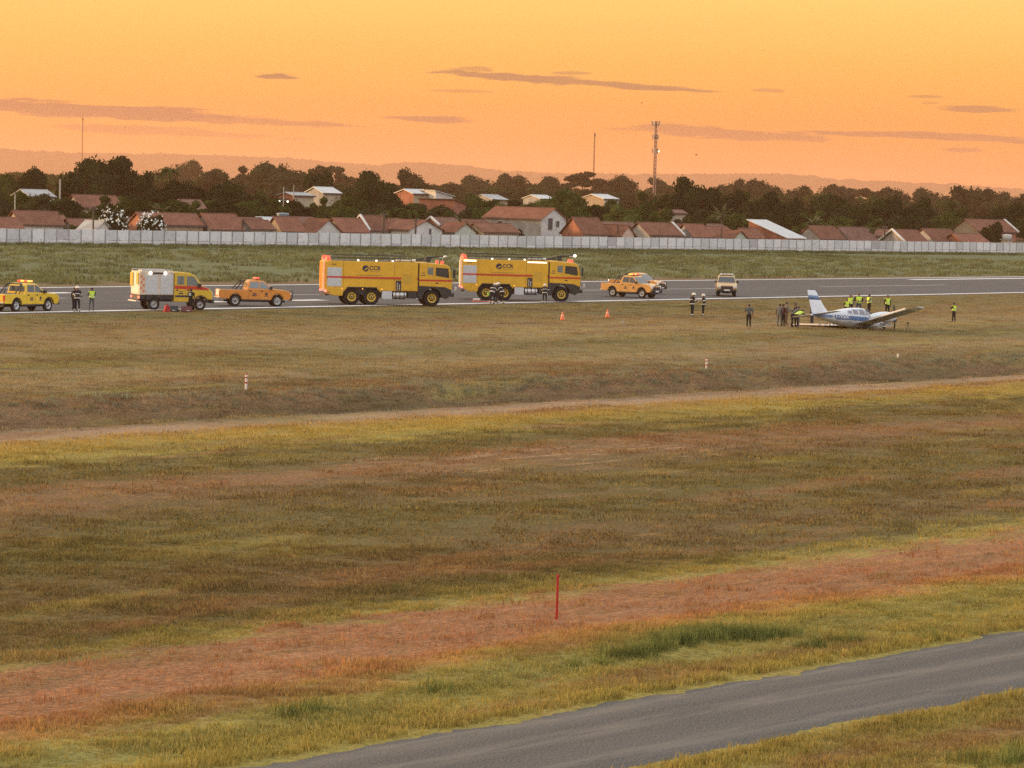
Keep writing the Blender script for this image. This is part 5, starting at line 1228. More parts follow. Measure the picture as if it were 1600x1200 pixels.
# ================================================================== AIRCRAFT
WHT = mat('aircraft_white', (.66, .69, .72), .32, var=.05, scale=1.5, coat=.3, dirt=.06); BLU = mat('aircraft_blue', (.055, .125, .26), .35, var=.12, scale=1.5, coat=.3); PROP = mat('propeller_black', (.03, .03, .03), .4, var=.1)
UNDERSHADE = mat('underside_shade', (.42, .42, .42), .7, var=.25, scale=2.)  # grey that paints shade under the belly and wings
def aircraft():
    root = empty('light_aircraft'); tag(root, 'crashed white and blue twin engine aircraft resting on its belly in the grass', 'aircraft')
    S = [(-5.35, .04, .64, .54), (-4.7, .13, .70, .40), (-3.6, .29, .84, .20), (-2.6, .45, .98, .02), (-1.7, .56, 1.14, -.12), (-.8, .61, 1.25, -.2), (.2, .62, 1.29, -.22), (.7, .61, 1.24, -.22), (1.15, .57, 1.02, -.22), (1.55, .50, .76, -.2), (2.3, .38, .64, -.15), (2.9, .25, .52, -.04), (3.25, .12, .42, .08), (3.36, .02, .3, .2)]
    X = [s[0] for s in S]
    def sec(x): return [float(np.interp(x, X, [s[i] for s in S])) for i in (1, 2, 3)]
    def surf(x, z, side, off=0.):
        w_, zt, zb = sec(x); zc = (zt+zb)/2; h = (zt-zb)/2; t = max(-1, min(1, (z-zc)/h)); y = w_*(1-abs(t)**2.6)**(1/2.6)
        return (x, side*(y+off), z)
    xs = list(np.linspace(-5.35, 3.36, 46)); n = 28; vs = []
    for x in xs:
        w_, zt, zb = sec(x); zc, h = (zt+zb)/2, (zt-zb)/2
        for i in range(n):
            a = 2*math.pi*i/n; c_, s_n = math.cos(a), math.sin(a); e = 2/2.6
            vs.append((x, w_*math.copysign(abs(c_)**e, c_), zc+h*math.copysign(abs(s_n)**e, s_n)))
    fs = [(i*n+j, (i+1)*n+j, (i+1)*n+(j+1) % n, i*n+(j+1) % n) for i in range(len(xs)-1) for j in range(n)]+[tuple(range(n)), tuple(range(len(vs)-1, len(vs)-n-1, -1))]
    fus = MB().add(vs, fs, True).build('fuselage', WHT, root)
    def patch(nm, x0, x1, zf0, zf1, side, m_, off=.012, nx=10, nz=4, parent=None):
        P = []; 
        for i in range(nx+1):
            x = x0+(x1-x0)*i/nx; a, b_ = zf0(x), zf1(x)
            for j in range(nz+1): P.append(surf(x, a+(b_-a)*j/nz, side, off))
        F = [(i*(nz+1)+j, (i+1)*(nz+1)+j, (i+1)*(nz+1)+j+1, i*(nz+1)+j+1) for i in range(nx) for j in range(nz)]
        if side > 0: F = [f[::-1] for f in F]
        return MB().add(P, F, True).build(nm, m_, parent or fus)
    for sd_ in (-1, 1):
        patch('stripe', -5.2, 2.6, lambda x: .36-.02*(x+5)+(.10 if x < -3 else 0), lambda x: .66-.024*(x+5)-(.02 if x < -3 else 0), sd_, BLU, .010, 40, 4)
        patch('stripe', -4.9, 1.4, lambda x: .325-.022*(x+5)+(.11 if x < -3 else 0), lambda x: .350-.020*(x+5)+(.1 if x < -3 else 0), sd_, INK, .011, 30, 2)
        for (a, b_, k0, k1) in ((-1.55, -1.15, .74, .98), (-1.0, -.42, .70, 1.08), (-.27, .32, .68, 1.12), (.46, 1.0, .68, 1.08)):
            sl_ = .10
            fr_ = patch('window', a-.05, b_+.05, lambda x: k0-.05, lambda x: min(k1+.05, sec(x)[1]-.04), sd_, WHT, .014)
            patch('pane', a, b_, lambda x: k0, lambda x: min(k1, sec(x)[1]-.08), sd_, mat('aircraft_glass', (.17, .16, .18), .1, var=.15, spec=.8), .020, parent=fr_)
        patch('door_seam', .36, .39, lambda x: .0, lambda x: 1.2, sd_, INK, .016, 2, 8)
        patch('belly_shade', -4.8, 1.0, lambda x: sec(x)[2]+.0005, lambda x: sec(x)[2]+.26*(sec(x)[1]-sec(x)[2]), sd_, UNDERSHADE, .008, 30, 4)  # belly shadow painted as a grey patch
    # registration on the camera side, letter by letter along the stripe
    for ch, x in zip('PT-VSN', (-3.25, -2.98, -2.72, -2.46, -2.18, -1.90)):
        p = surf(x+.1, .44, -1, .02); p2 = surf(x+.35, .44, -1, .02); yaw_ = math.atan2(p2[1]-p[1], p2[0]-p[0])
        text_mesh(ch, .42, 'registration_letter', WHT, fus, (x+.12, surf(x+.12, .46, -1, .022)[1], .38-.02*(x+5)+.04), (R(90), 0, yaw_), bold=.010)
    panel(fus, 'windscreen', [(1.50, -.40, .82), (1.50, .40, .82), (.86, .46, 1.20), (.86, -.46, 1.20)], mat('aircraft_glass', (.17, .16, .18)), .03)
    def foil(c, t, n_=9):
        up = []; lo_ = []
        for i in range(n_+1):
            x = .5*(1-math.cos(math.pi*i/n_)); y = t*(1.48*math.sqrt(x)-.63*x-1.76*x*x+1.42*x**3-.51*x**4); up.append((-x*c, y*c*1.15)); lo_.append((-x*c, -y*c*.75))
        return up+lo_[-2:0:-1]
    def lift(stations, nm, m_, par, axis='y'):
        """loft foil sections: (span, leading x, z, chord, thickness)"""
        vs = []; 
        for (sp, lx, z, c, t) in stations:
            for (fx, fz) in foil(c, t): vs.append((lx+fx, sp, z+fz) if axis == 'y' else (lx+fx, z+fz, sp))
        k = len(foil(1, .1)); F = [(i*k+j, (i+1)*k+j, (i+1)*k+(j+1) % k, i*k+(j+1) % k) for i in range(len(stations)-1) for j in range(k)]+[tuple(range(k)), tuple(range(len(vs)-1, len(vs)-k-1, -1))]
        return MB().add(vs, F, True).build(nm, m_, par)
    dh = math.tan(R(7))
    for s in (-1, 1):
        wg = lift([(s*.30, 1.25, -.05, 2.1, .15), (s*1.2, .95, -.05+.9*dh, 1.75, .15), (s*2.4, .85, -.05+2.1*dh, 1.62, .15), (s*5.4, .80, -.05+5.1*dh, 1.50, .13), (s*5.85, .65, -.05+5.6*dh, 1.2, .09), (s*5.95, .35, -.02+5.7*dh, .7, .06)], 'wing', WHT, root)
        MB().add([(-.62, s*1.2, .02+.9*dh), (-.62, s*3.2, .02+2.9*dh), (-.78, s*3.2, -.03+2.9*dh), (-.80, s*1.2, -.03+.9*dh)], [(0,1,2,3)]).build('flap', WHT, wg)
        MB().add([(-.55, s*1.9, .02+1.6*dh), (-.55, s*5.2, .03+4.9*dh), (-.80, s*5.2, .06+4.9*dh), (-.82, s*1.9, .06+1.6*dh), (-.80, s*5.2, -.05+4.9*dh), (-.82, s*1.9, -.07+1.6*dh)], [(0,1,2,3), (3,2,4,5)]).build('aileron', WHT, wg)
        lift([(s*5.45, .83, -.05+5.15*dh, 1.46, .135), (s*5.86, .67, -.05+5.6*dh, 1.2, .10)], 'wing_tip', mat('tip_pale', (.55, .52, .48), .5, var=.15), wg).location.z = .004
        MB().add([(.55, s*1.6, -.175+1.3*dh), (.55, s*5.2, -.15+4.9*dh), (-.35, s*5.2, -.12+4.9*dh), (-.45, s*1.6, -.135+1.3*dh)], [(0,1,2,3)]).build('wing_undershade', UNDERSHADE, wg)  # shade below the wing, painted as a grey sheet
        # engine nacelle, spinner and propeller
        zc = .24+1.5*dh; na = MB(); pr = [(-.7, .05), (-.2, .24), (.5, .36), (1.2, .41), (1.8, .39), (2.15, .32), (2.25, .2), (2.26, .01)]
        na.lathe(pr, (0, s*1.85, zc), 'x', 18); nac = na.build('nacelle', WHT, root); nac.scale = (1, 1, 1)
        MB().box(1.95, 2.28, s*1.85-.26, s*1.85+.26, zc-.34, zc-.14).build('air_intake', BLACK, nac, .02)
        MB().lathe([(2.24, .17), (2.36, .15), (2.5, .07), (2.56, .005)], (0, s*1.85, zc), 'x', 14).build('spinner', WHT, nac)
        for k in range(2):
            a = R(90 if k == 0 else -82)*1. + (0 if s < 0 else .5); d = Vector((0, math.cos(a), math.sin(a))); t_ = Vector((.35, -math.sin(a)*.9, math.cos(a)*.9)).normalized(); c0 = Vector((2.36, s*1.85, zc)); q_ = []
            for (rr, ww) in ((.12, .05), (.4, .09), (.72, .085), (.96, .04)):
                q_ += [c0+d*rr-t_*ww, c0+d*rr+t_*ww]
            bl = MB().add(q_, [(2*i, 2*i+1, 2*i+3, 2*i+2) for i in range(3)]).build('propeller_blade', PROP, nac); so_ = bl.modifiers.new('t', 'SOLIDIFY'); so_.thickness = .025
        lift([(s*.05, -4.15, .62, .95, .15), (s*2.0, -4.35, .64, .72, .15), (s*2.06, -4.4, .64, .55, .10)], 'stabiliser', WHT, root)
    fn = lift([(.62, -2.7, 0, 2.45, .05), (.80, -3.25, 0, 2.0, .08), (1.35, -3.80, 0, 1.58, .09), (2.35, -4.58, 0, 1.0, .09), (2.40, -4.66, 0, .86, .06)], 'fin', WHT, root, 'z')
    lift([(1.70, -4.065, 0, 1.40, .095), (2.02, -4.315, 0, 1.21, .097)], 'fin_band', BLU, fn, 'z')
    MB().tube((0.6, 0, 1.27), (.6, 0, 1.42), .012).tube((-1.6, 0, 1.14), (-1.75, 0, 1.34), .012).build('aerial', BLACK, fus)
    # folded nose leg, doors and a torn wheel under the starboard side
    ng = MB().tube((2.4, -.15, -.08), (2.75, -.4, -.26), .05).tube((2.1, -.5, -.10), (2.6, -.75, -.12), .04).build('nose_leg', ALU, root); wh = MB().lathe([(-.07, .05), (-.07, .15), (-.03, .19), (.03, .19), (.07, .15), (.07, .05)], (2.75, -.5, -.06), 'y', 14).build('nose_wheel', TYRE, ng)
    panel(root, 'gear_door', [(1.2, -1.2, -.22), (2.1, -1.35, -.10), (2.05, -1.45, .16), (1.25, -1.28, .06)], WHT, .03); panel(root, 'gear_door', [(1.5, -1.55, -.2), (2.3, -1.5, -.22), (2.3, -1.52, -.02), (1.6, -1.6, .04)], WHT, .03)
    return root
ac = aircraft(); ac.rotation_euler = (R(-9), R(2.5), 0); ac.location.z = .30
place(ac, 1338, 514.6, (-.6, -.5), R(46))

# ================================================================== PEOPLE
SKIN = mat('skin', (.26, .145, .095), .55, var=.08); HAIR = mat('dark_hair', (.018, .014, .012), .7, var=.1); SHOE = mat('dark_shoes', (.025, .022, .02), .6, var=.1)
CLO = {'navy': (.022, .024, .034), 'black': (.018, .018, .02), 'grey': (.13, .135, .135), 'slate': (.085, .10, .105), 'blue': (.05, .075, .13), 'brown': (.10, .065, .045), 'white': (.5, .5, .48), 'maroon': (.10, .035, .035), 'khaki': (.16, .13, .09), 'olive': (.07, .075, .05)}
CLOM = {k: mat('cloth_'+k, v, .9, var=.15, scale=8, spec=.2) for k, v in CLO.items()}
HIVIS = mat('hi_vis_yellow', (.56, .78, .05), .7, var=.1, scale=8, emit=.10, ecol=(.55, .8, .05)); BAND = mat('reflective_band', (.62, .58, .46), .5, var=.08); HELM = mat('cream_helmet', (.74, .68, .55), .35, var=.08); GREENP = mat('green_pouch', (.3, .6, .1), .6, var=.1)
HIVIS.node_tree.nodes['Principled BSDF'].inputs['Emission Strength'].default_value = 0
def vrot(v, a): return Vector((v.x*math.cos(a)+v.z*math.sin(a), v.y, -v.x*math.sin(a)+v.z*math.cos(a)))   # lean forward by a
POSE = {}
def skeleton(pel=.95, bend=0., arms=None, legs=None, head=0., twist=0.):
    """joints of a 1.75 m figure facing +x; arms: per side (upper, fore) directions, legs: (thigh fwd, knee bend, spread)"""
    J = {}; rad = {}
    def add(k, p, r): J[k] = Vector(p); rad[k] = r
    P = Vector((0, 0, pel)); add('pelvis', P, (.145, .115))
    up = lambda x, y, z: P+vrot(Vector((x, y, z)), bend)
    add('waist', up(0, 0, .17), (.14, .105)); add('chest', up(.01, 0, .36), (.165, .12)); add('neck', up(.0, 0, .53), (.06, .06))
    hb = J['neck']; hd = lambda x, z: hb+vrot(Vector((x, 0, z)), bend*.6+head)
    add('jaw', hd(.025, .09), (.068, .075)); add('skull', hd(.02, .17), (.082, .098)); add('crown', hd(.005, .245), (.06, .075))
    arms = arms or [((-.05, .18, -1), (.22, 0, -1))]*2; legs = legs or [(2, 4, .03)]*2
    for s, nm, ar, lg in ((1, 'l', arms[0], legs[0]), (-1, 'r', arms[-1], legs[-1])):
        sh = up(0, s*.175, .455); add(nm+'sh', sh, (.075, .075))
        u = Vector((ar[0][0], s*ar[0][1], ar[0][2])).normalized()*.285; f_ = Vector((ar[1][0], s*ar[1][1], ar[1][2])).normalized()
        el_ = sh+u+Vector((0, s*.03, 0)); add(nm+'el', el_, (.048, .048)); add(nm+'wr', el_+f_*.25, (.033, .033)); add(nm+'ha', el_+f_*.335, (.038, .024))
        hip = P+Vector((0, s*.09, -.05)); add(nm+'hp', hip, (.098, .098)); th, kn, sp = lg
        k = hip+Vector((math.sin(R(th))*.42, s*(sp), -math.cos(R(th))*.42)); add(nm+'kn', k, (.064, .064)); sa = R(th-kn)
        an = k+Vector((math.sin(sa)*.41, s*.01, -math.cos(sa)*.41)); add(nm+'an', an, (.045, .045)); add(nm+'to', an+Vector((.15, s*.02, -.045)), (.042, .034))
    E = [('pelvis', 'waist', 'torso'), ('waist', 'chest', 'torso'), ('chest', 'neck', 'torso'), ('neck', 'jaw', 'skin'), ('jaw', 'skull', 'skin'), ('skull', 'crown', 'skin')]
    for n_ in 'lr': E += [('chest', n_+'sh', 'torso'), (n_+'sh', n_+'el', 'arm'), (n_+'el', n_+'wr', 'arm'), (n_+'wr', n_+'ha', 'hand'), ('pelvis', n_+'hp', 'leg'), (n_+'hp', n_+'kn', 'leg'), (n_+'kn', n_+'an', 'leg'), (n_+'an', n_+'to', 'foot')]
    # put the lowest foot on the ground
    low_ = min(J[k].z for k in J if k[1:] in ('to', 'an', 'kn'))-.04
    for k in J: J[k] = J[k]-Vector((0, 0, low_))
    return J, rad, E
def body_mesh(key, **kw):
    if key in POSE: return POSE[key]
    J, rad, E = skeleton(**kw); ks = list(J); me = bpy.data.meshes.new('body_'+key); me.from_pydata([J[k] for k in ks], [(ks.index(a), ks.index(b_)) for a, b_, _ in E], [])
    o = bpy.data.objects.new('tmp', me); tmp = bpy.data.scenes.new('tmp'); tmp.collection.objects.link(o); o.modifiers.new('s', 'SKIN'); ss_ = o.modifiers.new('ss', 'SUBSURF'); ss_.levels = 2; ss_.render_levels = 2
    for k, d in zip(ks, me.skin_vertices[0].data): d.radius = rad[k]; d.use_root = (k == 'pelvis')
    tmp.view_layers[0].update(); dg = tmp.view_layers[0].depsgraph; ev = bpy.data.meshes.new_from_object(o.evaluated_get(dg)); bpy.data.scenes.remove(tmp); bpy.data.objects.remove(o)
    V = [v.co.copy() for v in ev.vertices]; F = [tuple(p.vertices) for p in ev.polygons]; N = [v.normal.copy() for v in ev.vertices]; lab = []
    for f in F:
        c = sum((V[i] for i in f), Vector())/len(f); best = None
        for a, b_, l in E:
            A, B = J[a], J[b_]; t = max(0, min(1, (c-A).dot(B-A)/max(1e-6, (B-A).length_squared))); d = (c-(A+(B-A)*t)).length-.6*(rad[a][0]*(1-t)+rad[b_][0]*t)
            if best is None or d < best[0]: best = (d, l, a, b_, t)
        lab.append(best[1:])
    # fingers, thumbs, nose and ears grow from the same mesh
    mb = MB()
    for n_, s in (('l', 1), ('r', -1)):
        w0, h0 = J[n_+'wr'], J[n_+'ha']; d = (h0-w0).normalized(); sd_ = Vector((1, 0, 0))-d*d.x; sd_ = sd_.normalized() if sd_.length > .1 else Vector((0, 1, 0)); nn = d.cross(sd_)
        for k, ln in enumerate((.068, .078, .072, .055)):
            b0 = h0+sd_*(.027-.018*k)+d*.012; m_ = b0+d*ln*.55+nn*.008*s; mb.tube(b0, m_, .0095, .009, 5); mb.tube(m_, m_+d*ln*.45+nn*.018*s, .009, .006, 5)
        t0 = w0.lerp(h0, .55)+sd_*.03; mb.tube(t0, t0+sd_*.025+d*.03, .011, .010, 5); mb.tube(t0+sd_*.025+d*.03, t0+sd_*.03+d*.06, .010, .007, 5)
    sk = J['skull']; fw = (J['neck']-J['waist']).normalized(); fw = Vector((fw.z, 0, -fw.x)); upv = (J['crown']-J['jaw']).normalized(); fw = (Vector((upv.z, 0, -upv.x))).normalized()
    mb.tube(sk+fw*.085+upv*(-.005), sk+fw*.115-upv*.035, .010, .016, 6)
    for s in (-1, 1): mb.tube(sk+Vector((0, s*.075, 0))-upv*.005, sk+Vector((0, s*.098, 0))-upv*.02, .026, .02, 6)
    POSE[key] = (V, F, N, lab, J, mb, fw, upv); return POSE[key]
def shell(bm_data, pick, off, planes=()):
    V, F, N, lab = bm_data[:4]; idx = {}; bm = bmesh.new()
    for f, l in zip(F, lab):
        if not pick(l): continue
        vs = []
        for i in f:
            if i not in idx: idx[i] = bm.verts.new(V[i]+N[i]*off)
            vs.append(idx[i])
        try: bm.faces.new(vs)
        except ValueError: pass
    for co, no in planes: bmesh.ops.bisect_plane(bm, geom=bm.verts[:]+bm.edges[:]+bm.faces[:], plane_co=co, plane_no=no, clear_outer=True)
    return bm
def link_bm(bm, name, m_, parent):
    me = bpy.data.meshes.new(name); bm.to_mesh(me); bm.free(); me.materials.append(m_)
    for p in me.polygons: p.use_smooth = True
    o = bpy.data.objects.new(name, me); COL.objects.link(o); o.parent = parent; return o
def limb_band(D, a, b_, t0, t1, labs, off, root, nm='reflective_band'):
    J = D[4]; A, B = J[a], J[b_]; d = (B-A).normalized(); bm = shell(D, lambda l: l[0] in labs and (l[1] in (a, b_) or l[2] in (a, b_)), off, [(A.lerp(B, t1), d), (A.lerp(B, t0), -d)])
    if len(bm.faces): link_bm(bm, nm, BAND, root)
    else: bm.free()
def person(px, py, face, label, pose='stand', shirt='grey', trousers='navy', kit=None, hair=True, h=1.75, cat='person', **kw):
    D = body_mesh(pose, **kw); V, F, N, lab, J, mb, fw, upv = D
    me = bpy.data.meshes.new('person'); k = len(V); me.from_pydata(V+[Vector(v) for v in mb.v], [], F+[tuple(i+k for i in f) for f in mb.f])
    for m_ in (SKIN, CLOM[shirt], CLOM[trousers], SHOE): me.materials.append(m_)
    mi = {'skin': 0, 'hand': 0, 'torso': 1, 'arm': 1, 'leg': 2, 'foot': 3}
    for p in me.polygons:
        l = lab[p.index] if p.index < len(F) else ('skin', '', '', 0); i = mi[l[0]]
        if l[0] == 'torso' and l[1] == 'pelvis' and l[3] < .15: i = 2
        if kit == 'short' and l[0] == 'arm' and l[2].endswith('wr'): i = 0
        p.material_index = i; p.use_smooth = True
    g_ = G(px, py); o = bpy.data.objects.new('person', me); COL.objects.link(o); o.location = (g_.x, g_.y, prof(g_.dot(GN), g_.dot(GD)) if g_.dot(RN) < S_NEAR-2 else .012); o.rotation_euler = (0, 0, R(face)); o.scale = (h/1.75*1.16, h/1.75*1.16, h/1.75)
    tag(o, label, cat, 'people at the scene')
    c = J['skull']
    ey = MB()
    for s in (-1, 1): ey.ball(c+fw*.088+Vector((0, s*.032, 0))+upv*.008, .011, 6)
    ey.build('eyes', HAIR, o)
    MB().box(-.004, .004, -.022, .022, -.004, .004).build('mouth', mat('lips', (.20, .08, .06), .6, var=0), o).location = c+fw*.085-upv*.075
    if kit == 'fire':
        hm_ = MB().lathe([(-.03, .150), (-.02, .155), (.0, .128), (.06, .122), (.11, .09), (.13, .05), (.135, .003)], (0,0,0), 'z', 16); hl = hm_.build('helmet', HELM, o); hl.location = c+upv*.02; hl.rotation_euler = (0, math.atan2(upv.x, upv.z), 0)
        for n_ in 'lr':
            limb_band(D, n_+'sh', n_+'el', .62, .86, ('arm',), .016, o); limb_band(D, n_+'el', n_+'wr', .72, .98, ('arm', 'hand'), .016, o); limb_band(D, n_+'kn', n_+'an', .70, .92, ('leg', 'foot'), .018, o)
        sk_ = shell(D, lambda l: l[0] == 'torso' or (l[0] == 'leg' and l[2].endswith('hp')), .028); link_bm(sk_, 'coat', CLOM[shirt], o)
        for t0, t1 in ((-.12, .10),): 
            A, B = J['pelvis'], J['waist']; d = (B-A).normalized(); bm = shell(D, lambda l: l[0] in ('torso',) or l[2].endswith('hp'), .036, [(A.lerp(B, t1+.25), d), (A.lerp(B, t0), -d)]); link_bm(bm, 'reflective_band', BAND, o)
        A, B = J['waist'], J['chest']; d = (B-A).normalized(); bm = shell(D, lambda l: l[0] == 'torso', .036, [(A.lerp(B, .98), d), (A.lerp(B, .70), -d)]); link_bm(bm, 'reflective_band', BAND, o)
    elif hair:
        link_bm(shell(D, lambda l: l[1] in ('jaw', 'skull') and l[2] in ('skull', 'crown'), .014, [(c-upv*.01+fw*.045, (fw-upv*.55).normalized())]), 'hair', HAIR, o)
    if kit == 'vest':
        A, B = J['pelvis'], J['chest']; d = (B-A).normalized(); link_bm(shell(D, lambda l: l[0] == 'torso' and l[2] != 'jaw', .030, [(J['neck']-d*.02, d), (A.lerp(B, .0), -d)]), 'vest', HIVIS, o)
        for a in (.30, .62):
            bm = shell(D, lambda l: l[0] == 'torso', .036, [(A.lerp(B, a+.10), d), (A.lerp(B, a), -d)]); link_bm(bm, 'reflective_band', BAND, o)
    return o
DOWN = ((-.05, .18, -1), (.22, 0, -1)); HIPS = ((-.35, .55, -1), (.6, -.75, -.25)); FOLD = ((.25, .2, -1), (.75, -.8, .15)); PHONE = ((.5, .15, -1), (.55, -.25, .9)); REACH = ((.9, .1, -.75), (.9, 0, -.5)); BACK = ((-.25, .2, -1), (-.1, -.6, -.8)); FWD = ((.35, .1, -1), (.9, -.2, -.1))
person(116.0, 487.0, 50, 'person in dark clothes half hidden behind the helmeted firefighter at the left', 'stand', 'black', 'black', h=1.76)
person(120.0, 487.6, -70, 'firefighter with cream helmet standing at the left beside a person in a bright vest', 'talk', 'navy', 'navy', 'fire', arms=[DOWN, FWD], legs=[(4, 5, .04), (-2, 4, .04)], h=1.80)
person(142.8, 486.4, 120, 'person in bright yellow vest between the yellow pickup and the rescue truck', 'fold', 'slate', 'slate', 'vest', arms=[FOLD], h=1.72)
person(297.8, 486.6, 70, 'person in dark shirt with a white back print at the door of the rescue truck', 'back', 'black', 'black', 'short', arms=[FWD, DOWN], legs=[(10, 14, .05), (-8, 6, .05)], h=1.70)
pb = bpy.data.objects[-1] if False else None
person(768.0, 475.0, 60, 'firefighter bending over with a green pouch beside the right fire truck', 'lean', 'navy', 'navy', 'fire', pel=.88, bend=.62, head=.2, arms=[REACH], legs=[(22, 30, .08), (2, 22, .10)], h=1.86)
person(784.0, 474.6, 150, 'second firefighter leaning in by the tandem wheels of the right fire truck', 'lean2', 'navy', 'navy', 'fire', pel=.88, bend=.5, arms=[REACH, FWD], legs=[(24, 30, .10), (6, 24, .10)], h=1.84)
person(774.0, 473.2, -30, 'bare headed person standing between the two leaning firefighters', 'lean3', 'black', 'black', pel=.95, bend=.25, head=.3, arms=[FWD], h=1.86)
person(851, 473.9, 100, 'firefighter standing before the cab of the right fire truck', 'walk', 'navy', 'black', 'fire', bend=.12, arms=[FWD, HIPS], legs=[(3, 5, .03), (2, 6, .03)], h=1.62)
person(1081.3, 495.0, 20, 'left of two firefighters standing in the grass', 'look', 'navy', 'navy', 'fire', arms=[BACK, FWD], head=.3, legs=[(3, 4, .03), (0, 4, .03)], h=1.86)
person(1098.5, 494.2, 170, 'right of two firefighters standing in the grass, hands on hips', 'hips', 'black', 'black', 'fire', arms=[HIPS], legs=[(2, 4, .07), (2, 4, .07)], h=1.74)
person(1169.5, 511.6, 80, 'person in grey shirt standing alone facing away, left of the aircraft', 'watch', 'slate', 'black', 'short', arms=[PHONE, DOWN], legs=[(2, 4, .0), (0, 4, .0)], h=1.72)
person(1217.5, 510.0, 60, 'leftmost of the people gathered by the aircraft tail, in dark grey', 'stand', 'grey', 'grey', h=1.70)
person(1223.0, 510.2, 30, 'person in a maroon top beside the one in dark grey near the tail', 'fold2', 'maroon', 'black', arms=[FOLD, FWD], h=1.70)
person(1228.0, 507.6, 10, 'person in pale grey shirt standing behind the maroon top', 'look2', 'grey', 'brown', arms=[FWD], h=1.76)
person(1237.0, 511.4, 20, 'bending person in dark blue grey clothes under the tailplane', 'bend', 'slate', 'black', pel=.93, bend=.75, arms=[REACH], legs=[(12, 10, .05), (-4, 8, .05)], h=1.75)
person(1243.0, 512.0, 40, 'person in a bright green vest bending under the tailplane', 'bend2', 'grey', 'black', 'vest', pel=.90, bend=1.15, arms=[REACH], legs=[(14, 10, .06), (4, 12, .06)], h=1.72)
person(1247.0, 510.0, 190, 'person in black standing with bent back at the tailplane', 'bend3', 'black', 'grey', pel=.95, bend=.35, arms=[FWD], h=1.80)
person(1268.5, 508.4, 200, 'person in dark clothes standing right behind the fin', 'stand', 'navy', 'navy', h=1.72)
person(1322.5, 496.5, -60, 'shorter person in a bright vest left of the group behind the cabin', 'stand', 'black', 'black', 'vest', h=1.58)
person(1328.0, 492.8, -100, 'person in a bright vest with both arms down, behind the cabin roof', 'wide', 'grey', 'black', 'vest', legs=[(2, 4, .06), (2, 4, .06)], h=1.74)
person(1341.0, 492.6, -80, 'person in an open bright vest over dark shirt, behind the windscreen', 'hips', 'black', 'blue', 'vest', h=1.86)
person(1357.5, 491.8, 200, 'person in a bright vest standing clear right of the windscreen', 'fold', 'grey', 'black', 'vest', h=1.76)
person(1386.0, 494.5, -60, 'person in a bright vest standing behind the raised wing', 'stand', 'black', 'black', 'vest', h=1.80)
person(1489.8, 503.4, 150, 'person in a bright vest alone at the far right, hand raised to the face', 'phone', 'black', 'black', 'vest', arms=[PHONE, DOWN], legs=[(3, 4, .05), (-3, 4, .06)], h=1.60)
# white print on the back of the shirt by the rescue truck
for o in [o for o in bpy.data.objects if o.get('label', '').startswith('person in dark shirt with a white back')]:
    MB().box(-.155, -.15, -.09, .09, 1.20, 1.42).build('shirt_print', CLOM['white'], o)
for o in [o for o in bpy.data.objects if o.get('label', '').startswith('firefighter bending over with a green')]:
    pc = MB().box(-.12, .12, -.06, .06, -.14, .14).build('pouch', GREENP, o, .03); pc.location = (.18, .34, .78)

# ================================================================== SMALL THINGS
CONE = mat('cone_orange', (.85, .18, .07), .5, var=.08); CONEB = mat('cone_base', (.25, .06, .03), .7, var=.1); STKR = mat('stake_red', (.42, .018, .012), .45, var=.08); WPAINT = mat('post_white', (.72, .70, .64), .7, var=.08); RPAINT = mat('post_red', (.45, .03, .02), .7, var=.08)
def gz(p): return prof(p.dot(GN), p.dot(GD))
for px, py, lab in ((878.8, 500.2, 'orange traffic cone in the grass, left of the two'), (949.0, 496.2, 'orange traffic cone in the grass, right of the two')):
    p = G(px, py); r_ = empty('traffic_cone', (p.x, p.y, gz(p))); tag(r_, lab, 'cone', 'traffic cones'); MB().box(-.21, .21, -.21, .21, 0, .04).build('base', CONEB, r_, .01)
    MB().lathe([(.04, .17), (.30, .11), (.50, .065), (.62, .035), (.625, .002)], (0,0,0), 'z', 16).build('cone', CONE, r_); MB().lathe([(.30, .113), (.42, .086)], (0,0,0), 'z', 16).build('pale_collar', mat('cone_collar', (.85, .42, .30), .5, var=.05), r_)
for px, py, hh, lab in ((384.3, 612, .80, 'red and white striped marker post left of centre'), (1103.6, 581, .72, 'red and white striped marker post below the lone standing people'), (1403, 559.5, .28, 'short white marker post at the right')):
    p = G(px, py); r_ = empty('marker_post', (p.x, p.y, gz(p))); tag(r_, lab, 'post', 'marker posts'); rr = .055 if hh > .5 else .06
    bands = [(-.08, .34, 0), (.34, .42, 1), (.42, .58, 0), (.58, .65, 1), (.65, .74, 0), (.74, .80, 1)] if hh > .5 else [(-.05, .28, 0)]
    for a, b_, c_ in bands: MB().tube((0,0,a*hh/.8 if hh > .5 else a), (0,0,b_*hh/.8 if hh > .5 else b_), rr, n=12).build('red_band' if c_ else 'white_band', RPAINT if c_ else WPAINT, r_)
p = G(869.7, 968.5); st = empty('red_stake', (p.x, p.y, gz(p))); tag(st, 'slim red stake standing in the reddish soil in the foreground', 'stake'); MB().box(-.028, .028, -.028, .028, -.15, .99).build('shaft', STKR, st, .006); MB().add([(-.028,-.028,.991),(.028,-.028,.991),(.028,.028,.991),(-.028,.028,.991),(0,0,1.015)], [(0,1,4),(1,2,4),(2,3,4),(3,0,4)]).build('tip', STKR, st)
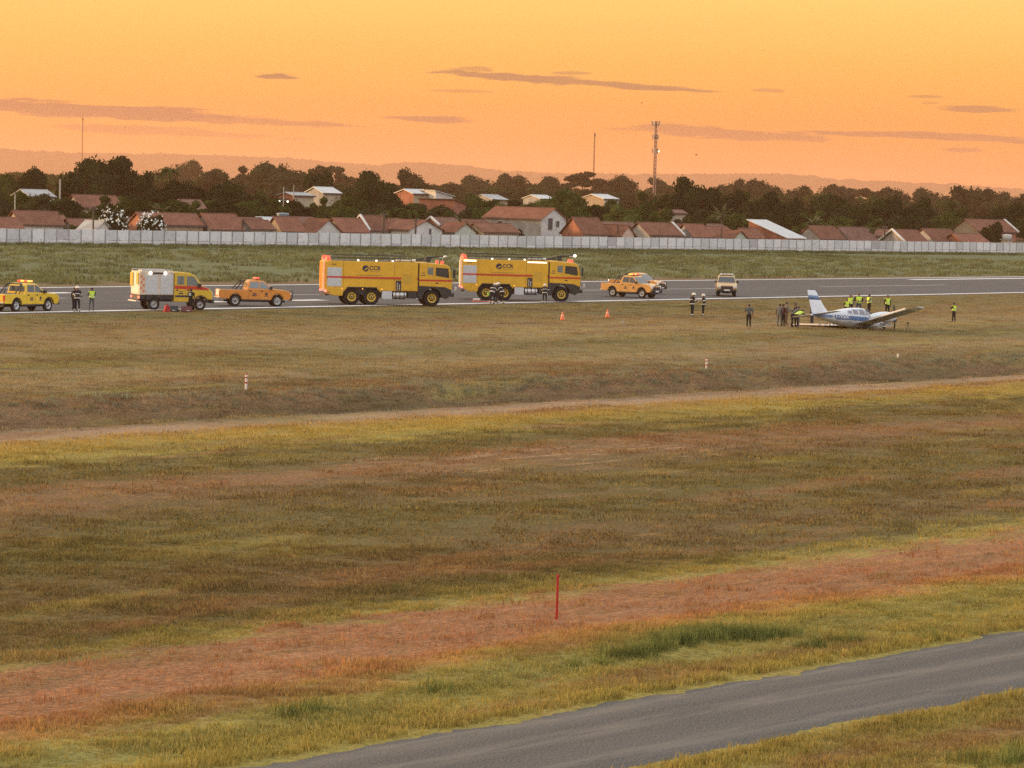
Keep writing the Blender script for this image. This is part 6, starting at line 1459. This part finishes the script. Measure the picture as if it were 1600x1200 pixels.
# kit laid out by the trucks
p = G(260.5, 487.6); rbx = empty('tool_bag', (p.x, p.y, .012), .5); tag(rbx, 'red tool bag standing on the edge line below the rescue truck', 'bag'); MB().prism([(-.24, 0), (.24, 0), (.17, .42), (.02, .55), (-.14, .42)], -.15, .15).build('bag', mat('bag_red', (.40, .03, .025), .8, var=.15), rbx, .04); MB().path([(-.1, 0, .45), (0, 0, .62), (.1, 0, .45)], .018).build('strap', BLACK, rbx)
for px, py, l_, lab, m_ in ((270, 487.2, .9, 'dark case lying right of the red tool bag', BLACK), (292.5, 487.8, .8, 'open first aid case with red contents at the feet by the rescue truck', mat('case_maroon', (.12, .03, .03), .7, var=.2))):
    p = G(px, py); r_ = empty('equipment_case', (p.x, p.y, .012), .3); tag(r_, lab, 'case'); MB().box(-l_/2, l_/2, -.25, .25, 0, .16).build('box', m_, r_, .03); panel(r_, 'lid', [(-l_/2, .25, .16), (l_/2, .25, .16), (l_/2, .36, .40), (-l_/2, .36, .40)], m_, .03); MB().tube((-.12, -.26, .10), (.12, -.26, .10), .02).build('handle', WPAINT, r_)
p = G(297, 480.2); r_ = empty('folding_stool', (p.x, p.y, .012), .4); tag(r_, 'small red and white folding stool under the rescue truck door', 'stool'); MB().box(-.28, .28, -.2, .2, .40, .44).build('seat', WPAINT, r_, .01)
for x in (-.22, .22): MB().path([(x, -.18, 0), (x, .18, .40)], .02).path([(x, .18, 0), (x, -.18, .40)], .02).build('leg', RPAINT, r_)
p = G(754, 472.2); r_ = empty('red_mat', (p.x, p.y, .03), .2); tag(r_, 'red sheet spread on the runway beside the leaning firefighters', 'sheet')
vs = []; 
for i in range(9):
    for j in range(7): vs.append((-1.0+.25*i, -.7+.23*j, .03+.07*abs(noise.noise(Vector((i*.7, j*.6, 1))))))
MB().add(vs, [(i*7+j, (i+1)*7+j, (i+1)*7+j+1, i*7+j+1) for i in range(8) for j in range(6)], True).build('sheet', mat('sheet_red', (.50, .055, .03), .8, var=.15), r_)
p = G(744.5, 471.4); r_ = MB().box(-.3, .3, -.15, .15, 0, .16).build('white_packet', mat('packet_white', (.7, .66, .6), .7, var=.1), None, .05); r_.location = (p.x, p.y, .11); tag(r_, 'small white packet lying on the red sheet', 'packet')
p = G(1418, 517); r_ = empty('survey_tripod', (p.x, p.y, gz(p))); tag(r_, 'small dark tripod standing in the grass right of the aircraft', 'tripod'); MB().box(-.07, .07, -.07, .07, .52, .66).build('head', BLACK, r_, .01)
for a in (0, 2.1, 4.2): MB().tube((0, 0, .52), (.2*math.cos(a), .2*math.sin(a), 0), .014, n=5).build('leg', BLACK, r_)
for px, py, lab in ((973, 506, 'pale lump of debris in the grass below the right cone'),):
    p = G(px, py); o = MB().ball((0,0,.08), .2, 8, .5).build('debris', mat('pale_debris', (.34, .30, .22), .9, var=.2)); 
    for v in o.data.vertices: v.co *= 1+.35*noise.noise(v.co*6)
    o.location = (p.x, p.y, gz(p)-.02); tag(o, lab, 'debris')
BIRD = mat('bird_dark', (.03, .025, .025), .8, var=0)
for px, py, Y, lab in ((1192, 79, 420, 'dark bird high in the sky right of centre'), (1088, 242, 420, 'dark bird low in the sky right of the antenna tower'), (1003, 161, 520, 'dark bird above the antenna tower')):
    p = at(px, py, Y); o = empty('bird', p, random.uniform(0, 3)); tag(o, lab, 'bird', 'birds in the sky'); MB().lathe([(-.16, .004), (-.08, .035), (.06, .045), (.14, .025), (.19, .003)], (0,0,0), 'x', 8).build('body', BIRD, o)
    for s in (-1, 1): MB().add([(.06, 0, 0), (-.05, 0, 0), (-.04, s*.17, .07), (.08, s*.17, .07), (-.02, s*.36, .03)], [(0,1,2,3), (3,2,4)]).build('wing', BIRD, o).modifiers.new('t', 'SOLIDIFY').thickness = .012
